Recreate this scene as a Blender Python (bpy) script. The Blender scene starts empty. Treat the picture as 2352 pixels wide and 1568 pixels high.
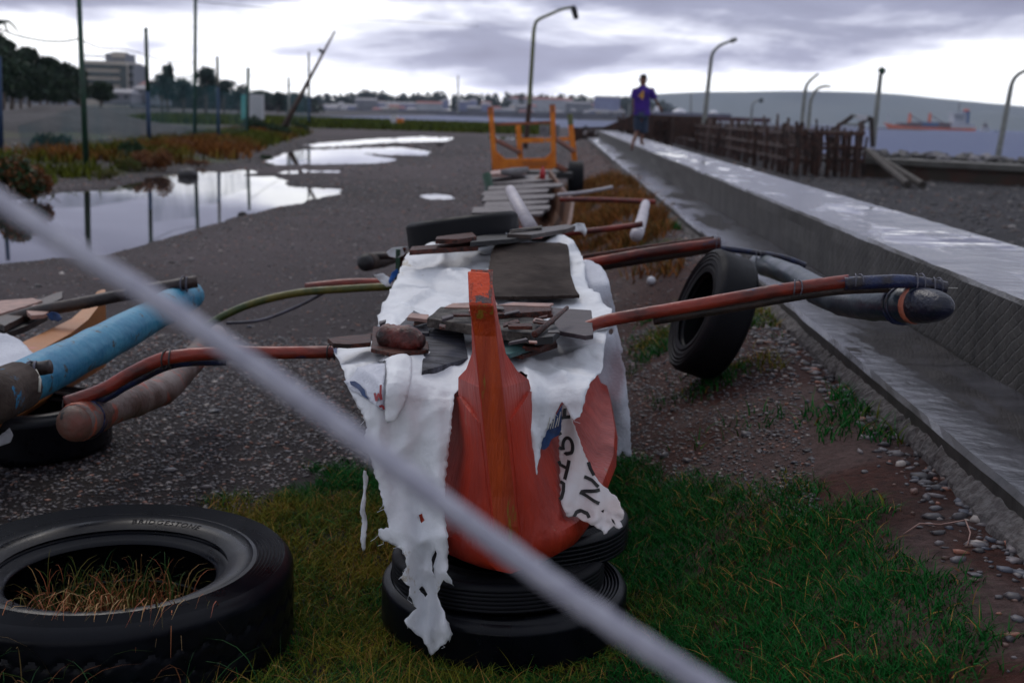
import bpy, math, random
import numpy as np
from mathutils import Vector, Matrix, noise as mnoise
from mathutils.geometry import delaunay_2d_cdt
random.seed(7); rng=np.random.default_rng(7)
scene=bpy.context.scene
COL=scene.collection
R=math.radians
# ------------------------------------------------------------------ camera
W,H,F=2352.,1568.,2809.
CZ=1.5; PIT=R(10.5); ROL=R(1.8)
Cc=np.array([0,0,CZ])
fwd=np.array([0,math.cos(PIT),-math.sin(PIT)]); r0=np.array([1.,0,0]); u0=np.cross(r0,fwd)
rt=math.cos(ROL)*r0+math.sin(ROL)*u0; up=-math.sin(ROL)*r0+math.cos(ROL)*u0
cam_d=bpy.data.cameras.new('camera'); cam=bpy.data.objects.new('camera',cam_d); COL.objects.link(cam)
M=Matrix(((rt[0],up[0],-fwd[0],0),(rt[1],up[1],-fwd[1],0),(rt[2],up[2],-fwd[2],CZ),(0,0,0,1)))
cam.matrix_world=M
cam_d.sensor_width=36; cam_d.lens=F/W*36; cam_d.clip_end=30000; cam_d.clip_start=0.05
cam_d.dof.use_dof=True; cam_d.dof.focus_distance=3.3; cam_d.dof.aperture_fstop=3.6
scene.camera=cam
def ray(x,y): return fwd+rt*(x-W/2)/F-up*(y-H/2)/F
def at(x,y,Y):                      # point of the place seen at photo position (x,y), Y metres ahead
    d=ray(x,y); return Cc+d*Y/d[1]
def G(x,y,z=0.):
    d=ray(x,y); return Cc+d*(z-CZ)/d[2]
def sm(a,b,v):
    t=np.clip((v-a)/(b-a),0,1); return t*t*(3-2*t)
# ------------------------------------------------------------------ wall lines and terrain
def xl(y): return 1.315+.034*y      # outer edge of the ledge
def xn(y): return 1.80+.035*y       # near edge of the parapet top
def xf(y): return 2.62+.037*y       # far edge of the parapet top
ZL,ZW=.50,.855
def vnoise(x,y,s,seed=0.):
    # cheap smooth value noise, numpy
    x=np.asarray(x,float)/s+seed*17.3; y=np.asarray(y,float)/s-seed*9.1
    xi=np.floor(x); yi=np.floor(y); fx=x-xi; fy=y-yi
    fx=fx*fx*(3-2*fx); fy=fy*fy*(3-2*fy)
    def h(a,b):
        v=np.sin(a*127.1+b*311.7)*43758.5453; return v-np.floor(v)
    return (h(xi,yi)*(1-fx)+h(xi+1,yi)*fx)*(1-fy)+(h(xi,yi+1)*(1-fx)+h(xi+1,yi+1)*fx)*fy
def fbm(x,y,s,seed=0.,o=4):
    v=0;a=1;t=0
    for i in range(o):
        v=v+a*vnoise(x,y,s,seed+i);t+=a;a*=.5;s*=.5
    return v/t
def sdist(X,Y,poly):                # signed distance, negative inside
    poly=np.array(poly); n=len(poly); d=np.full(X.shape,1e9); ins=np.zeros(X.shape,bool)
    for i in range(n):
        a=poly[i];b=poly[(i+1)%n]; e=b-a
        wx=X-a[0];wy=Y-a[1]; t=np.clip((wx*e[0]+wy*e[1])/(e@e),0,1)
        d=np.minimum(d,(wx-e[0]*t)**2+(wy-e[1]*t)**2)
        c=((a[1]>Y)!=(b[1]>Y))&(X<(b[0]-a[0])*(Y-a[1])/((b[1]-a[1]) or 1e-9)+a[0]); ins^=c
    d=np.sqrt(d); return np.where(ins,-d,d)
def gp(pts): return [G(x,y,0.)[:2] for x,y in pts]
PUD=[gp([(-120,610),(-100,470),(60,456),(140,440),(240,432),(300,420),(350,405),(440,392),(462,378),(480,392),(560,402),(640,402),(665,425),(785,432),(780,444),(700,462),(560,492),(430,530),(300,566),(230,585),(130,588),(30,600)]),
     gp([(700,330),(830,320),(980,312),(1040,314),(1030,324),(880,328),(780,336),(720,338)]),
     gp([(605,378),(640,352),(700,342),(850,338),(920,336),(990,346),(985,356),(900,356),(820,350),(900,362),(915,368),(860,374),(760,376),(680,378)]),
     gp([(505,398),(560,388),(590,393),(540,404)]),gp([(965,446),(1000,442),(1050,445),(1040,455),(985,456)]),
     gp([(1120,312),(1300,316),(1300,322),(1120,318)]),gp([(640,392),(700,386),(730,392),(660,397)]),gp([(745,388),(790,390),(770,396)])]
def gz(X,Y,pud=True):
    X=np.asarray(X,float);Y=np.asarray(Y,float)
    z=.018*(fbm(X,Y,1.3,1)-.5)+.01*(fbm(X,Y,.3,2)-.5)
    z=z+.05*(fbm(X,Y,7.,3)-.5)*sm(4,12,Y)*sm(-2.5,0,X)
    XL=xl(Y)
    bank=.375*sm(-1.15,-.12,X-XL)*sm(90,60,Y)
    z=z+bank
    z=np.where(X>XL+.05,.30*sm(70,62,Y),z)
    z=np.where(X>xf(Y)-.05,.0+.06*(fbm(X,Y,2.,5)-.5)+.03*(fbm(X,Y,.4,6)-.5),z)
    # low bank on the far side of the long puddle
    far=sdist(X,Y,gp([(-400,480),(0,415),(200,405),(420,378),(560,368),(640,330),(720,305),(720,290),(-400,290)])) if X.size>1 else np.array(9.)
    z=z+.16*sm(0.,-2.5,far)+.12*sm(0.,-1.,far)*(fbm(X,Y,1.6,8)-.4)
    if pud:
        for p in PUD:
            d=sdist(X,Y,p)+.35*(fbm(X,Y,.9,11)-.5)*np.clip(Y/20,.3,1.5)
            z=z-.055*sm(.25,-.35,d)
    # sea bed: the bay ahead, the open sea to the right
    sea=np.maximum(sm(0,12,Y-168-.1*X)*sm(-70,-50,X+.2*(Y-168)*0), sm(0,4,X-(13.6+.06*(Y-36)))*sm(36,41,Y))
    sea=sea*(1-sm(955,975,Y+.35*X)*sm(330,300,X))
    sea=np.where((X>300)&(Y>41),1,sea)
    z=z-3.2*sea
    return z
def gzs(x,y): return float(gz(np.array([x,x]),np.array([y,y]))[0])
def hit(x,y,n=8):                   # where photo position (x,y) meets the ground
    z=0.
    for _ in range(n):
        p=G(x,y,z); z=.5*z+.5*gzs(p[0],p[1])
    p=G(x,y,z); return p
# ------------------------------------------------------------------ helpers
def tag(o,label=None,cat=None,group=None,kind=None):
    if label:o['label']=label
    if cat:o['category']=cat
    if group:o['group']=group
    if kind:o['kind']=kind
    return o
def empty(name,loc,label,cat,group=None):
    o=bpy.data.objects.new(name,None); o.empty_display_size=.1; o.location=loc; COL.objects.link(o)
    return tag(o,label,cat,group)
def wmat(o): return o.matrix_basis.copy() if o.parent is None else wmat(o.parent)@o.matrix_parent_inverse@o.matrix_basis
def link(name,me,mat,parent=None,smooth=False):
    o=bpy.data.objects.new(name,me); COL.objects.link(o)
    if mat is not None:
        for m in (mat if isinstance(mat,(list,tuple)) else [mat]): me.materials.append(m)
    if smooth: me.polygons.foreach_set('use_smooth',[True]*len(me.polygons))
    if parent is not None:
        o.parent=parent; o.matrix_parent_inverse=wmat(parent).inverted()
    return o
class MB:
    def __init__(s): s.v=[];s.f=[];s.mi=[]
    def add(s,v,f,mi=0):
        n=len(s.v); s.v+=[tuple(map(float,p)) for p in v]; s.f+=[tuple(i+n for i in q) for q in f]; s.mi+=[mi]*len(f); return s
    def box(s,c,d,rz=0,rx=0,ry=0,mi=0,m=None):
        h=[k/2 for k in d]; v=[Vector((x*h[0],y*h[1],z*h[2])) for x in(-1,1) for y in(-1,1) for z in(-1,1)]
        if m is None: m=Matrix.Rotation(rz,3,'Z')@Matrix.Rotation(ry,3,'Y')@Matrix.Rotation(rx,3,'X')
        v=[m@p+Vector(c) for p in v]
        return s.add(v,[(0,1,3,2),(4,6,7,5),(0,4,5,1),(2,3,7,6),(0,2,6,4),(1,5,7,3)],mi)
    def beam(s,a,b,w,h,mi=0):
        a=Vector(a);b=Vector(b);d=(b-a);L=d.length;d.normalize()
        u=Vector((0,0,1)) if abs(d.z)<.9 else Vector((0,1,0)); x=d.cross(u).normalized(); z=x.cross(d)
        m=Matrix((x,d,z)).transposed(); return s.box((a+b)/2,(w,L,h),m=m,mi=mi)
    def tube(s,pts,r,seg=10,cap=True,mi=0,wob=0.):
        pts=[Vector(p) for p in pts]; n=len(pts); rr=r if isinstance(r,(list,tuple)) else [r]*n
        V=[];prev=None
        for i,p in enumerate(pts):
            d=(pts[min(i+1,n-1)]-pts[max(i-1,0)]).normalized()
            if prev is None:
                u=Vector((0,0,1)) if abs(d.z)<.9 else Vector((0,1,0)); x=d.cross(u).normalized()
            else: x=(prev-d*prev.dot(d)).normalized()
            prev=x; y=d.cross(x)
            for k in range(seg):
                a=2*math.pi*k/seg; q=rr[i]*(1+wob*(random.random()-.5)); V.append(p+x*math.cos(a)*q+y*math.sin(a)*q)
        Fc=[(i*seg+k,i*seg+(k+1)%seg,(i+1)*seg+(k+1)%seg,(i+1)*seg+k) for i in range(n-1) for k in range(seg)]
        if cap: Fc+=[tuple(range(seg))[::-1],tuple((n-1)*seg+k for k in range(seg))]
        return s.add(V,Fc,mi)
    def prism(s,poly,th,n,mi=0):     # polygon of 3D points pushed by th along -n
        n=Vector(n).normalized(); a=[Vector(p) for p in poly]; b=[p-n*th for p in a]; k=len(a)
        return s.add(a+b,[tuple(range(k)),tuple(range(k,2*k))[::-1]]+[(i,i+k,(i+1)%k+k,(i+1)%k) for i in range(k)],mi)
    def lathe(s,prof,seg,m=Matrix.Identity(4),closed=True,mi=0,fn=None):
        V=[];n=len(prof)
        for k in range(seg):
            a=2*math.pi*k/seg
            for j,(r,z) in enumerate(prof):
                if fn: r,z=fn(r,z,a,j)
                V.append(m@Vector((r*math.cos(a),r*math.sin(a),z)))
        rg=range(n if closed else n-1)
        Fc=[(k*n+j,((k+1)%seg)*n+j,((k+1)%seg)*n+(j+1)%n,k*n+(j+1)%n) for k in range(seg) for j in rg]
        return s.add(V,Fc,mi)
    def build(s,name,mat,parent=None,smooth=False,bevel=0):
        me=bpy.data.meshes.new(name); me.from_pydata(s.v,[],s.f); me.update()
        o=link(name,me,mat,parent,smooth)
        if len(set(s.mi))>1: me.polygons.foreach_set('material_index',s.mi)
        if bevel:
            b=o.modifiers.new('b','BEVEL'); b.width=bevel; b.segments=2; b.limit_method='ANGLE'
        return o
def smoothpath(pts,n=6):
    pts=[Vector(p) for p in pts]; out=[]
    for i in range(len(pts)-1):
        p0=pts[max(i-1,0)];p1=pts[i];p2=pts[i+1];p3=pts[min(i+2,len(pts)-1)]
        for k in range(n):
            t=k/n; out.append(.5*((2*p1)+(p2-p0)*t+(2*p0-5*p1+4*p2-p3)*t*t+(3*p1-p0-3*p2+p3)*t**3))
    out.append(pts[-1]); return out
def npmesh(name,V,Fs,mat,color=None,parent=None,smooth=False):
    V=np.asarray(V,np.float32);Fs=np.asarray(Fs,np.int32); k=Fs.shape[1]
    me=bpy.data.meshes.new(name); me.vertices.add(len(V)); me.vertices.foreach_set('co',V.ravel())
    me.loops.add(Fs.size); me.loops.foreach_set('vertex_index',Fs.ravel())
    me.polygons.add(len(Fs)); me.polygons.foreach_set('loop_start',np.arange(0,Fs.size,k,dtype=np.int32))
    me.update(calc_edges=True); me.validate()
    if color is not None:
        c=me.color_attributes.new('Col','FLOAT_COLOR','POINT'); cc=np.ones((len(V),4),np.float32); cc[:,:3]=color; c.data.foreach_set('color',cc.ravel())
    return link(name,me,mat,parent,smooth)
def copy_tree(o,parent=None):
    c=o.copy(); COL.objects.link(c); c.parent=parent
    for ch in list(o.children): copy_tree(ch,c)
    return c
# ------------------------------------------------------------------ materials
def newmat(name):
    m=bpy.data.materials.new(name); m.use_nodes=True; nt=m.node_tree; return m,nt,nt.nodes['Principled BSDF']
def N(nt,t,**k):
    n=nt.nodes.new(t)
    for a,b in k.items():
        if a in n.inputs: n.inputs[a].default_value=b
        else: setattr(n,a,b)
    return n
def ramp(nt,src,stops):
    r=nt.nodes.new('ShaderNodeValToRGB'); e=r.color_ramp.elements
    while len(e)<len(stops): e.new(.5)
    for i,(p,c) in enumerate(stops): e[i].position=p; e[i].color=(c[0],c[1],c[2],1) if isinstance(c,(tuple,list)) else (c,c,c,1)
    nt.links.new(src,r.inputs[0]); return r.outputs[0]
def mat(name,c1,c2=None,scale=8.,lo=.4,hi=.6,rough=.6,bump=.2,bscale=60.,stretch=(1,1,1),c3=None,c3s=3.,c3t=.62,metal=0.,rough2=None,spec=.5,bdist=.01,world=False,sheen=0.):
    m,nt,b=newmat(name); L=nt.links.new
    tc=N(nt,'ShaderNodeTexCoord'); mp=N(nt,'ShaderNodeMapping'); mp.inputs['Scale'].default_value=stretch
    if world:
        g=N(nt,'ShaderNodeNewGeometry'); L(g.outputs['Position'],mp.inputs[0])
    else: L(tc.outputs['Object'],mp.inputs[0])
    n1=N(nt,'ShaderNodeTexNoise',Scale=scale,Detail=6.,Roughness=.65); L(mp.outputs[0],n1.inputs['Vector'])
    if c2 is None: c2=tuple(k*.7 for k in c1)
    col=ramp(nt,n1.outputs[0],[(lo,c1),(hi,c2)])
    if c3 is not None:
        n3=N(nt,'ShaderNodeTexNoise',Scale=c3s,Detail=8.,Roughness=.7); L(mp.outputs[0],n3.inputs['Vector'])
        f=ramp(nt,n3.outputs[0],[(c3t-.015,0.),(c3t+.015,1.)])
        mx=N(nt,'ShaderNodeMixRGB'); L(f,mx.inputs[0]);L(col,mx.inputs[1]); mx.inputs[2].default_value=(*c3,1); col=mx.outputs[0]
    L(col,b.inputs['Base Color']); b.inputs['Roughness'].default_value=rough; b.inputs['Metallic'].default_value=metal
    b.inputs['Specular IOR Level'].default_value=spec
    if rough2 is not None: L(ramp(nt,n1.outputs[0],[(lo,rough),(hi,rough2)]),b.inputs['Roughness'])
    if bump:
        n2=N(nt,'ShaderNodeTexNoise',Scale=bscale,Detail=5.); L(mp.outputs[0],n2.inputs['Vector'])
        bp=N(nt,'ShaderNodeBump',Strength=bump,Distance=bdist); L(n2.outputs[0],bp.inputs['Height']); L(bp.outputs[0],b.inputs['Normal'])
    return m
def vcolmat(name,rough=.8,noise=None,bump=0,bs=50,var=.3,spec=.3,trans=0.,bd=.02):
    m,nt,b=newmat(name); L=nt.links.new
    a=N(nt,'ShaderNodeVertexColor',layer_name='Col'); col=a.outputs[0]
    g=N(nt,'ShaderNodeNewGeometry')
    if noise:
        n=N(nt,'ShaderNodeTexNoise',Scale=noise,Detail=8.,Roughness=.7); L(g.outputs['Position'],n.inputs['Vector'])
        f=ramp(nt,n.outputs[0],[(.3,1-var),(.7,1+var)])
        mx=N(nt,'ShaderNodeMixRGB',blend_type='MULTIPLY'); mx.inputs[0].default_value=1; L(col,mx.inputs[1]); L(f,mx.inputs[2]); col=mx.outputs[0]
    L(col,b.inputs['Base Color']); b.inputs['Roughness'].default_value=rough; b.inputs['Specular IOR Level'].default_value=spec
    if bump:
        n2=N(nt,'ShaderNodeTexNoise',Scale=bs,Detail=8.,Roughness=.7); L(g.outputs['Position'],n2.inputs['Vector'])
        bp=N(nt,'ShaderNodeBump',Strength=bump,Distance=bd); L(n2.outputs[0],bp.inputs['Height']); L(bp.outputs[0],b.inputs['Normal'])
    return m
MT={}
MT['red']=mat('orange_red_paint',(.50,.036,.012),(.26,.015,.006),scale=2.2,lo=.35,hi=.65,rough=.42,rough2=.6,bump=.5,bscale=22,c3=(.36,.14,.10),c3s=3.2,c3t=.67,stretch=(3.2,3.2,.5))
MT['redfront']=mat('orange_brown_paint',(.55,.070,.008),(.32,.028,.006),scale=3,lo=.35,hi=.65,rough=.42,rough2=.6,bump=.8,bscale=30,bdist=.006,c3=(.26,.13,.01),c3s=3.,c3t=.62,stretch=(6,6,.8))
MT['redlit']=mat('orange_paint_lit_top',(.74,.080,.018),(.62,.055,.014),scale=9,rough=.45,bump=.3,bscale=90,c3=(.12,.07,.08),c3s=14,c3t=.60)  # prow orange lightened for its upward-facing top: light put into the colour
MT['redchip']=mat('chipped_paint_edge',(.20,.06,.04),(.09,.07,.08),scale=40,rough=.6,bump=.6,bscale=120,c3=(.5,.06,.02),c3s=22,c3t=.5)
MT['tarp']=mat('white_tarp',(.80,.82,.86),(.66,.67,.71),scale=4,lo=.35,hi=.7,rough=.62,bump=.7,bscale=24,bdist=.010,c3=(.50,.46,.40),c3s=5,c3t=.64)
def crease(m):
    nt=m.node_tree; b=nt.nodes['Principled BSDF']; L=nt.links.new; tc=N(nt,'ShaderNodeTexCoord')
    n=N(nt,'ShaderNodeTexNoise',Scale=7.,Detail=5.,Roughness=.6); n.noise_type='RIDGED_MULTIFRACTAL'; L(tc.outputs['Object'],n.inputs['Vector'])
    old=b.inputs['Normal'].links[0].from_socket; bp=N(nt,'ShaderNodeBump',Strength=.9,Distance=.05); L(n.outputs[0],bp.inputs['Height']); L(old,bp.inputs['Normal']); L(bp.outputs[0],b.inputs['Normal'])
crease(MT['tarp'])
MT['sack']=mat('woven_sack',(.60,.62,.70),(.50,.52,.60),scale=8,rough=.6,bump=.4,bscale=90)
MT['rubber']=mat('tyre_rubber',(.002,.0024,.005),(.004,.0048,.009),scale=6,rough=.24,rough2=.42,spec=.22,bump=.15,bscale=90,bdist=.002)
MT['rubber2']=mat('dusty_rubber',(.0035,.004,.007),(.008,.008,.011),spec=.2,scale=5,rough=.5,rough2=.7,bump=.25,bscale=60,bdist=.003)
MT['rope']=mat('pale_rope',(.42,.42,.50),(.32,.32,.40),scale=60,rough=.8,bump=.8,bscale=220,bdist=.003)
MT['boom']=mat('boom_red_paint',(.26,.030,.016),(.07,.014,.012),scale=9,rough=.4,bump=.3,bscale=70,c3=(.02,.03,.09),c3s=6,c3t=.60,stretch=(.5,1,1))
MT['boomdark']=mat('boom_dark_wood',(.018,.014,.016),(.05,.03,.025),scale=11,rough=.5,bump=.4,bscale=70)
MT['boomblue']=mat('boom_blue_wrap',(.012,.022,.08),(.02,.015,.02),scale=14,rough=.35,bump=.5,bscale=90)
MT['green_bamboo']=mat('green_bamboo',(.035,.06,.012),(.13,.11,.015),scale=7,rough=.45,bump=.3)
MT['grey_bamboo']=mat('grey_bamboo',(.12,.12,.16),(.06,.06,.08),scale=9,rough=.6)
MT['floatblue']=mat('navy_float_paint',(.010,.020,.034),(.022,.040,.055),scale=4,rough=.30,rough2=.5,bump=.25,bscale=40,c3=(.40,.10,.06),c3s=5,c3t=.68)
MT['floattip']=mat('deep_blue_tip',(.006,.009,.032),(.010,.012,.022),scale=9,rough=.4,bump=.5,c3=(.10,.10,.14),c3s=9,c3t=.64)
MT['floatring']=mat('orange_ring',(.42,.11,.06),(.30,.10,.07),scale=20,rough=.6,bump=.4)
MT['floatold']=mat('weathered_float',(.17,.13,.12),(.085,.05,.04),scale=6,rough=.6,bump=.5,bscale=40,c3=(.26,.06,.035),c3s=4,c3t=.57)
MT['floattipold']=mat('weathered_tip',(.17,.055,.04),(.11,.075,.06),scale=8,rough=.6,bump=.5,bscale=40,c3=(.02,.02,.02),c3s=7,c3t=.62)
MT['floatcyan']=mat('cyan_float_paint',(.012,.17,.32),(.035,.25,.40),scale=4,rough=.5,bump=.8,bscale=22,c3=(.04,.05,.05),c3s=12,c3t=.60)
MT['floatbare']=mat('bare_dark_bamboo',(.035,.024,.02),(.065,.048,.04),scale=8,rough=.8,spec=.2,bump=.5,c3=(.02,.16,.30),c3s=5,c3t=.62)
MT['slate']=mat('dark_wet_board',(.060,.062,.085),(.022,.022,.030),scale=5,rough=.45,rough2=.7,spec=.35,bump=.8,bscale=30,stretch=(1.5,9,1.5),bdist=.006)
MT['greyplank']=mat('grey_weathered_plank',(.11,.095,.085),(.016,.014,.014),scale=17,spec=.25,rough=.7,bump=.6,bscale=60,c3=(.02,.015,.015),c3s=12,c3t=.63)
MT['mauve']=mat('mauve_brown_board',(.060,.043,.052),(.035,.025,.030),scale=8,rough=.6,bump=.3,stretch=(1,5,1))
MT['redwood']=mat('wet_red_brown_wood',(.12,.030,.018),(.018,.009,.008),scale=7,rough=.5,bump=1.,bscale=24,bdist=.010,stretch=(2,14,8),spec=.3)
MT['darkred']=mat('dark_red_log',(.13,.016,.012),(.016,.009,.009),scale=12,rough=.5,bump=1.,bscale=35,bdist=.012)
MT['teal']=mat('teal_painted_board',(.05,.13,.13),(.03,.07,.075),scale=8,rough=.4,bump=.3)
MT['pinkwood']=mat('pale_pink_wood',(.38,.22,.18),(.25,.15,.13),scale=14,rough=.6,bump=.3)
MT['palewood']=mat('pale_grey_boards',(.17,.145,.15),(.06,.05,.05),scale=10,rough=.6,bump=.5,bscale=40,stretch=(1,4,1),c3=(.06,.05,.05),c3s=5,c3t=.66)
MT['ply']=mat('brown_plywood',(.040,.027,.022),(.024,.017,.015),scale=5,rough=.7,rough2=.85,spec=.12,bump=.3,bscale=40,c3=(.03,.022,.022),c3s=10,c3t=.70)
MT['whitepole']=mat('white_pole_paint',(.45,.42,.46),(.35,.32,.36),scale=9,rough=.5)
MT['hullorange']=mat('ochre_hull_paint',(.42,.15,.035),(.36,.13,.03),scale=4,rough=.5,bump=.3,c3=(.45,.13,.12),c3s=5,c3t=.66)
MT['hullbrown']=mat('brown_hull_paint',(.20,.09,.05),(.12,.06,.04),scale=6,rough=.6,bump=.3)
MT['trailer']=mat('orange_machine_paint',(.78,.23,.006),(.62,.15,.006),scale=6,rough=.45,bump=.2,c3=(.16,.05,.02),c3s=9,c3t=.68)
MT['rustrail']=mat('rusty_orange_rail',(.35,.10,.04),(.18,.06,.04),scale=10,rough=.6)
MT['black']=mat('black_stain',(.01,.01,.012),(.02,.02,.024),scale=9,rough=.6)
MT['ink']=mat('black_ink',(.012,.012,.014),(.02,.02,.02),scale=50,rough=.6,bump=0)
MT['inkblue']=mat('blue_ink',(.012,.05,.16),(.01,.03,.10),scale=30,rough=.6,bump=0)
MT['inkred']=mat('red_ink',(.32,.03,.04),(.25,.03,.04),scale=30,rough=.6,bump=0)
MT['inkbrown']=mat('brown_ink',(.11,.08,.07),(.16,.12,.10),scale=30,rough=.7,bump=0)
MT['brownpatch']=mat('brown_stained_cloth',(.20,.16,.15),(.12,.09,.085),scale=16,rough=.7,bump=.4)
MT['pinkcloth']=mat('stained_print_cloth',(.62,.52,.50),(.70,.66,.68),scale=7,lo=.35,hi=.65,rough=.6,bump=.5,bscale=35,bdist=.003)
MT['cream']=mat('cream_cloth',(.52,.50,.44),(.40,.39,.36),scale=9,rough=.7,bump=.4)
MT['bluerag']=mat('bright_blue_rag',(.02,.14,.50),(.01,.10,.40),scale=9,rough=.7)
MT['pink']=mat('pink_band',(.60,.20,.40),(.50,.16,.34),scale=9,rough=.7,bump=0)
MT['greenpaint']=mat('green_paint',(.01,.06,.03),(.015,.04,.03),scale=9,rough=.5)
MT['bluepaint']=mat('blue_pole_paint',(.012,.05,.13),(.01,.035,.09),scale=9,rough=.5)
MT['metalpost']=mat('grey_galvanised_post',(.28,.29,.27),(.20,.21,.20),scale=6,rough=.5)
MT['woodpost']=mat('brown_wood_post',(.07,.03,.02),(.04,.02,.015),scale=6,rough=.7)
MT['lichen']=mat('lichen_post',(.16,.18,.06),(.12,.13,.07),scale=6,rough=.7)
MT['stake']=mat('dark_brown_stakes',(.075,.030,.020),(.022,.012,.010),scale=5,rough=.7,bump=.3,bscale=20)
MT['stakepale']=mat('pale_stakes',(.15,.10,.085),(.08,.055,.05),scale=5,rough=.7)
MT['rock']=mat('dark_rock',(.045,.042,.045),(.09,.085,.085),scale=3,rough=.6,bump=.6,bscale=14,bdist=.03)
MT['rockpale']=mat('pale_rubble',(.25,.24,.25),(.14,.13,.14),scale=3,rough=.8,bump=.6,bscale=14)
MT['shipred']=mat('ship_orange_hull',(.85,.13,.002),(.7,.10,.002),scale=.05,rough=.5,bump=0)
MT['shipdark']=mat('ship_dark_red',(.10,.03,.035),(.07,.03,.04),scale=.1,rough=.5,bump=0)
MT['shipwhite']=mat('ship_white',(.55,.57,.62),(.45,.47,.52),scale=.2,rough=.5,bump=0)
MT['shipblue']=mat('ship_blue',(.02,.10,.28),(.02,.07,.2),scale=.2,rough=.5,bump=0)
MT['glassdark']=mat('dark_window',(.03,.05,.06),(.04,.07,.08),scale=.4,rough=.25,bump=0)
MT['bwall']=mat('building_wall',(.62,.56,.48),(.52,.47,.42),scale=.2,rough=.8,bump=0)
MT['bwall2']=mat('building_grey_wall',(.24,.25,.28),(.20,.21,.24),scale=.2,rough=.8,bump=0)
MT['roofred']=mat('red_roof',(.30,.08,.08),(.24,.07,.07),scale=.5,rough=.7,bump=0)
MT['roofgrey']=mat('grey_roof',(.22,.22,.26),(.16,.16,.2),scale=.5,rough=.6,bump=0)
MT['trunk']=mat('pale_bark',(.20,.16,.13),(.12,.09,.075),scale=3,rough=.8)
MT['turq']=mat('turquoise_panel',(.10,.50,.48),(.08,.42,.42),scale=2,rough=.4,bump=0)
MT['white']=mat('white_panel',(.70,.70,.76),(.62,.62,.68),scale=2,rough=.4,bump=0)
MT['skin']=mat('brown_skin',(.16,.06,.035),(.13,.05,.03),scale=9,rough=.5,bump=0)
MT['hair']=mat('black_hair',(.01,.009,.009),(.015,.012,.012),scale=40,rough=.5)
MT['shirt']=mat('purple_shirt',(.050,.008,.27),(.030,.006,.17),scale=7,rough=.7,bump=.3,bscale=15)
MT['shorts']=mat('grey_blue_shorts',(.05,.075,.13),(.03,.05,.09),scale=7,rough=.8)
MT['yellow']=mat('yellow_print',(.80,.42,.02),(.7,.36,.02),scale=7,rough=.6,bump=0)
MT['leaf']=vcolmat('leaves',rough=.6,spec=.3)
MT['blade']=vcolmat('grass_blades',rough=.7,spec=.08)
MT['stone']=vcolmat('pebbles',rough=.45,noise=120,var=.25,bump=.3,bs=200,spec=.4,bd=.002)
MT['ground']=vcolmat('gravel_ground',rough=.72,noise=30,var=.55,bump=1.,bs=34,spec=.12,bd=.02)
MT['wire']=mat('black_wire',(.02,.02,.022),(.03,.03,.03),scale=9,rough=.6,bump=0)
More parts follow.
